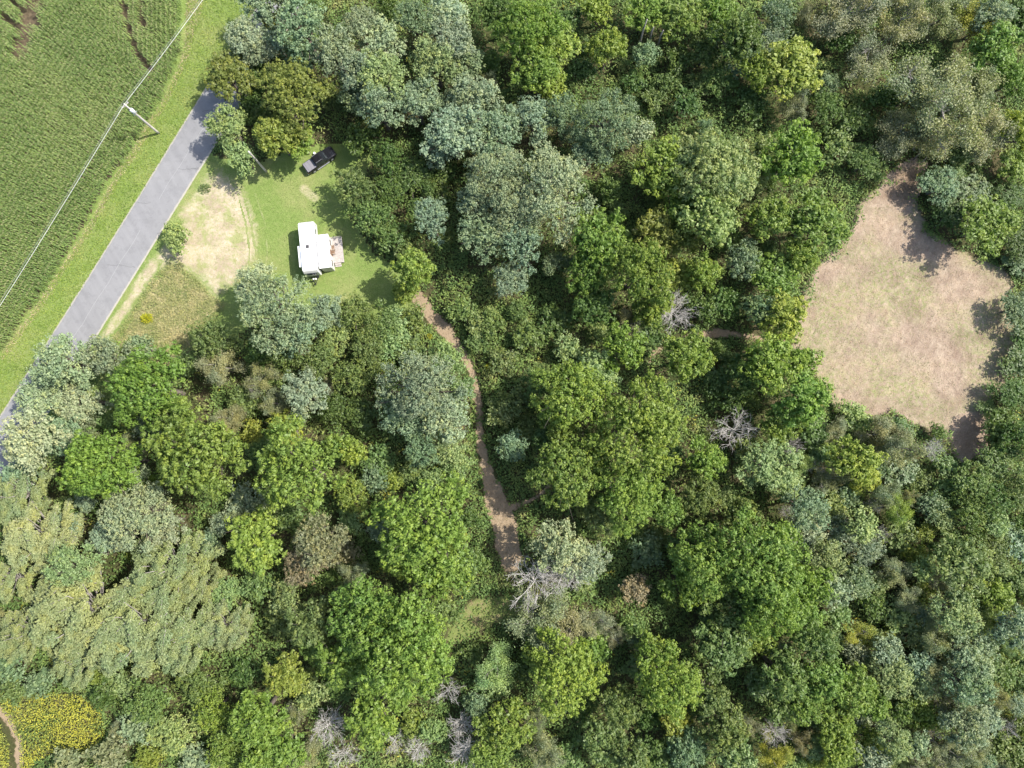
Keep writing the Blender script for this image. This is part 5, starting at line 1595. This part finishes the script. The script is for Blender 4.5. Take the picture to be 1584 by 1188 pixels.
def utility_pole(bx, by, tx, ty, label, transformer):
    b = P(bx, by, 0)
    zt = 10.3
    t = P(tx, ty, zt)
    e = empty('utility_pole', (b[0], b[1], 0))
    tag(e, label, 'utility pole', 'wooden utility poles beside the road')
    dx, dy = (t[0] - b[0]), (t[1] - b[1])
    k = min(1.0, .5 / max(math.hypot(dx, dy), 1e-6))   # a pole leans by half a metre at the very most
    dx, dy = dx * k, dy * k
    if not transformer: zt = 8.6
    n = 8
    Obj().tube([(dx * i / n, dy * i / n, -.2 + (zt + .2) * i / n) for i in range(n + 1)], [.20 - .07 * i / n for i in range(n + 1)], 12).build('pole', polew, e, True)
    top = Vector((dx, dy, zt))
    if transformer:
        ca = math.atan2(*(np.array(P(310, 0, 10)[:2]) - np.array(P(192, 160, 10)[:2]))[::-1])
        perp = ca - math.pi / 2
        cv, sv_ = math.cos(perp), math.sin(perp)
        tz = zt - 1.7
        tr = Obj().tube([(dx * .85 + cv * .42, dy * .85 + sv_ * .42, tz - .5), (dx * .85 + cv * .42, dy * .85 + sv_ * .42, tz - .45), (dx * .85 + cv * .42, dy * .85 + sv_ * .42, tz + .4), (dx * .85 + cv * .42, dy * .85 + sv_ * .42, tz + .5)], [.22, .28, .28, .2], 16).build('transformer', simple('transformer_grey', (.68, .69, .70), .4, .4), e, True)
        for s in (-.1, .1):
            Obj().tube([(dx * .85 + cv * .42 + s, dy * .85 + sv_ * .42, tz + .5), (dx * .85 + cv * .42 + s, dy * .85 + sv_ * .42, tz + .78)], [.05, .03], 8).build('bushing', simple('porcelain', (.5, .48, .45), .3), tr)
        Obj().box((dx * .95, dy * .95, zt - .35), (1.3, .1, .12), rz=ca - .2).build('crossarm', polew, e)
        Obj().box((dx * .75 + .3 * cv, dy * .75 + .3 * sv_, zt - 2.7), (.9, .07, .07), rz=ca + .1).build('bracket', steel, e)
        for s in (-.55, 0, .55):
            Obj().tube([(dx * .95 + math.cos(ca - .2) * s, dy * .95 + math.sin(ca - .2) * s, zt - .29), (dx * .95 + math.cos(ca - .2) * s, dy * .95 + math.sin(ca - .2) * s, zt - .04)], [.045, .03], 8).build('insulator', simple('white_insulator', (.75, .75, .73), .3), e)
    else:
        Obj().tube([(dx + .12, dy, zt - .3), (dx + .28, dy, zt - .3)], .04, 6).build('insulator', steel, e)
    return e, Vector((b[0] + dx, b[1] + dy, zt))


UP, TOP = utility_pole(245.8, 206.2, 191.8, 161, 'pale wooden utility pole with a white transformer beside the corn field', True)
UP2, TOP2 = utility_pole(412, 265.5, 382.6, 230, 'slim grey wooden pole without a transformer at the top of the lawn', False)
print('pole top px', PIX(TOP.x, TOP.y, TOP.z), PIX(TOP2.x, TOP2.y, TOP2.z))


def cable(p, q, sag, rad, label, group, mat):
    p, q = Vector(p), Vector(q)
    pts = []
    for i in range(25):
        t = i / 24
        v = p.lerp(q, t); v.z -= sag * 4 * t * (1 - t); pts.append(v)
    o = Obj().tube(pts, rad, 6).build('power_cable', mat, None, True)
    tag(o, label, 'power cable', group)


wire = simple('bright_aluminium_wire', (.58, .58, .56), .35, .5, .1)
wire2 = simple('dull_wire', (.30, .30, .31), .5, .3)
for j, (off, rad, mt) in enumerate(((0, .029, wire), (-.42, .014, wire2))):
    nm = ('thick bright', 'thin dull')[j]
    for (dst, w) in ((P(352, -55, 10), 'upper right from the transformer pole over the verge'), (P(-62, 570, 10), 'lower left from the transformer pole over the corn')):
        s_ = TOP + Vector((off * .7, -off * .35, -.05))
        d_ = Vector(dst) + Vector((off * .7, -off * .35, 0))
        cable(s_, d_, .25, rad, '%s power cable running to the %s' % (nm, w), 'power cables along the road', mt)
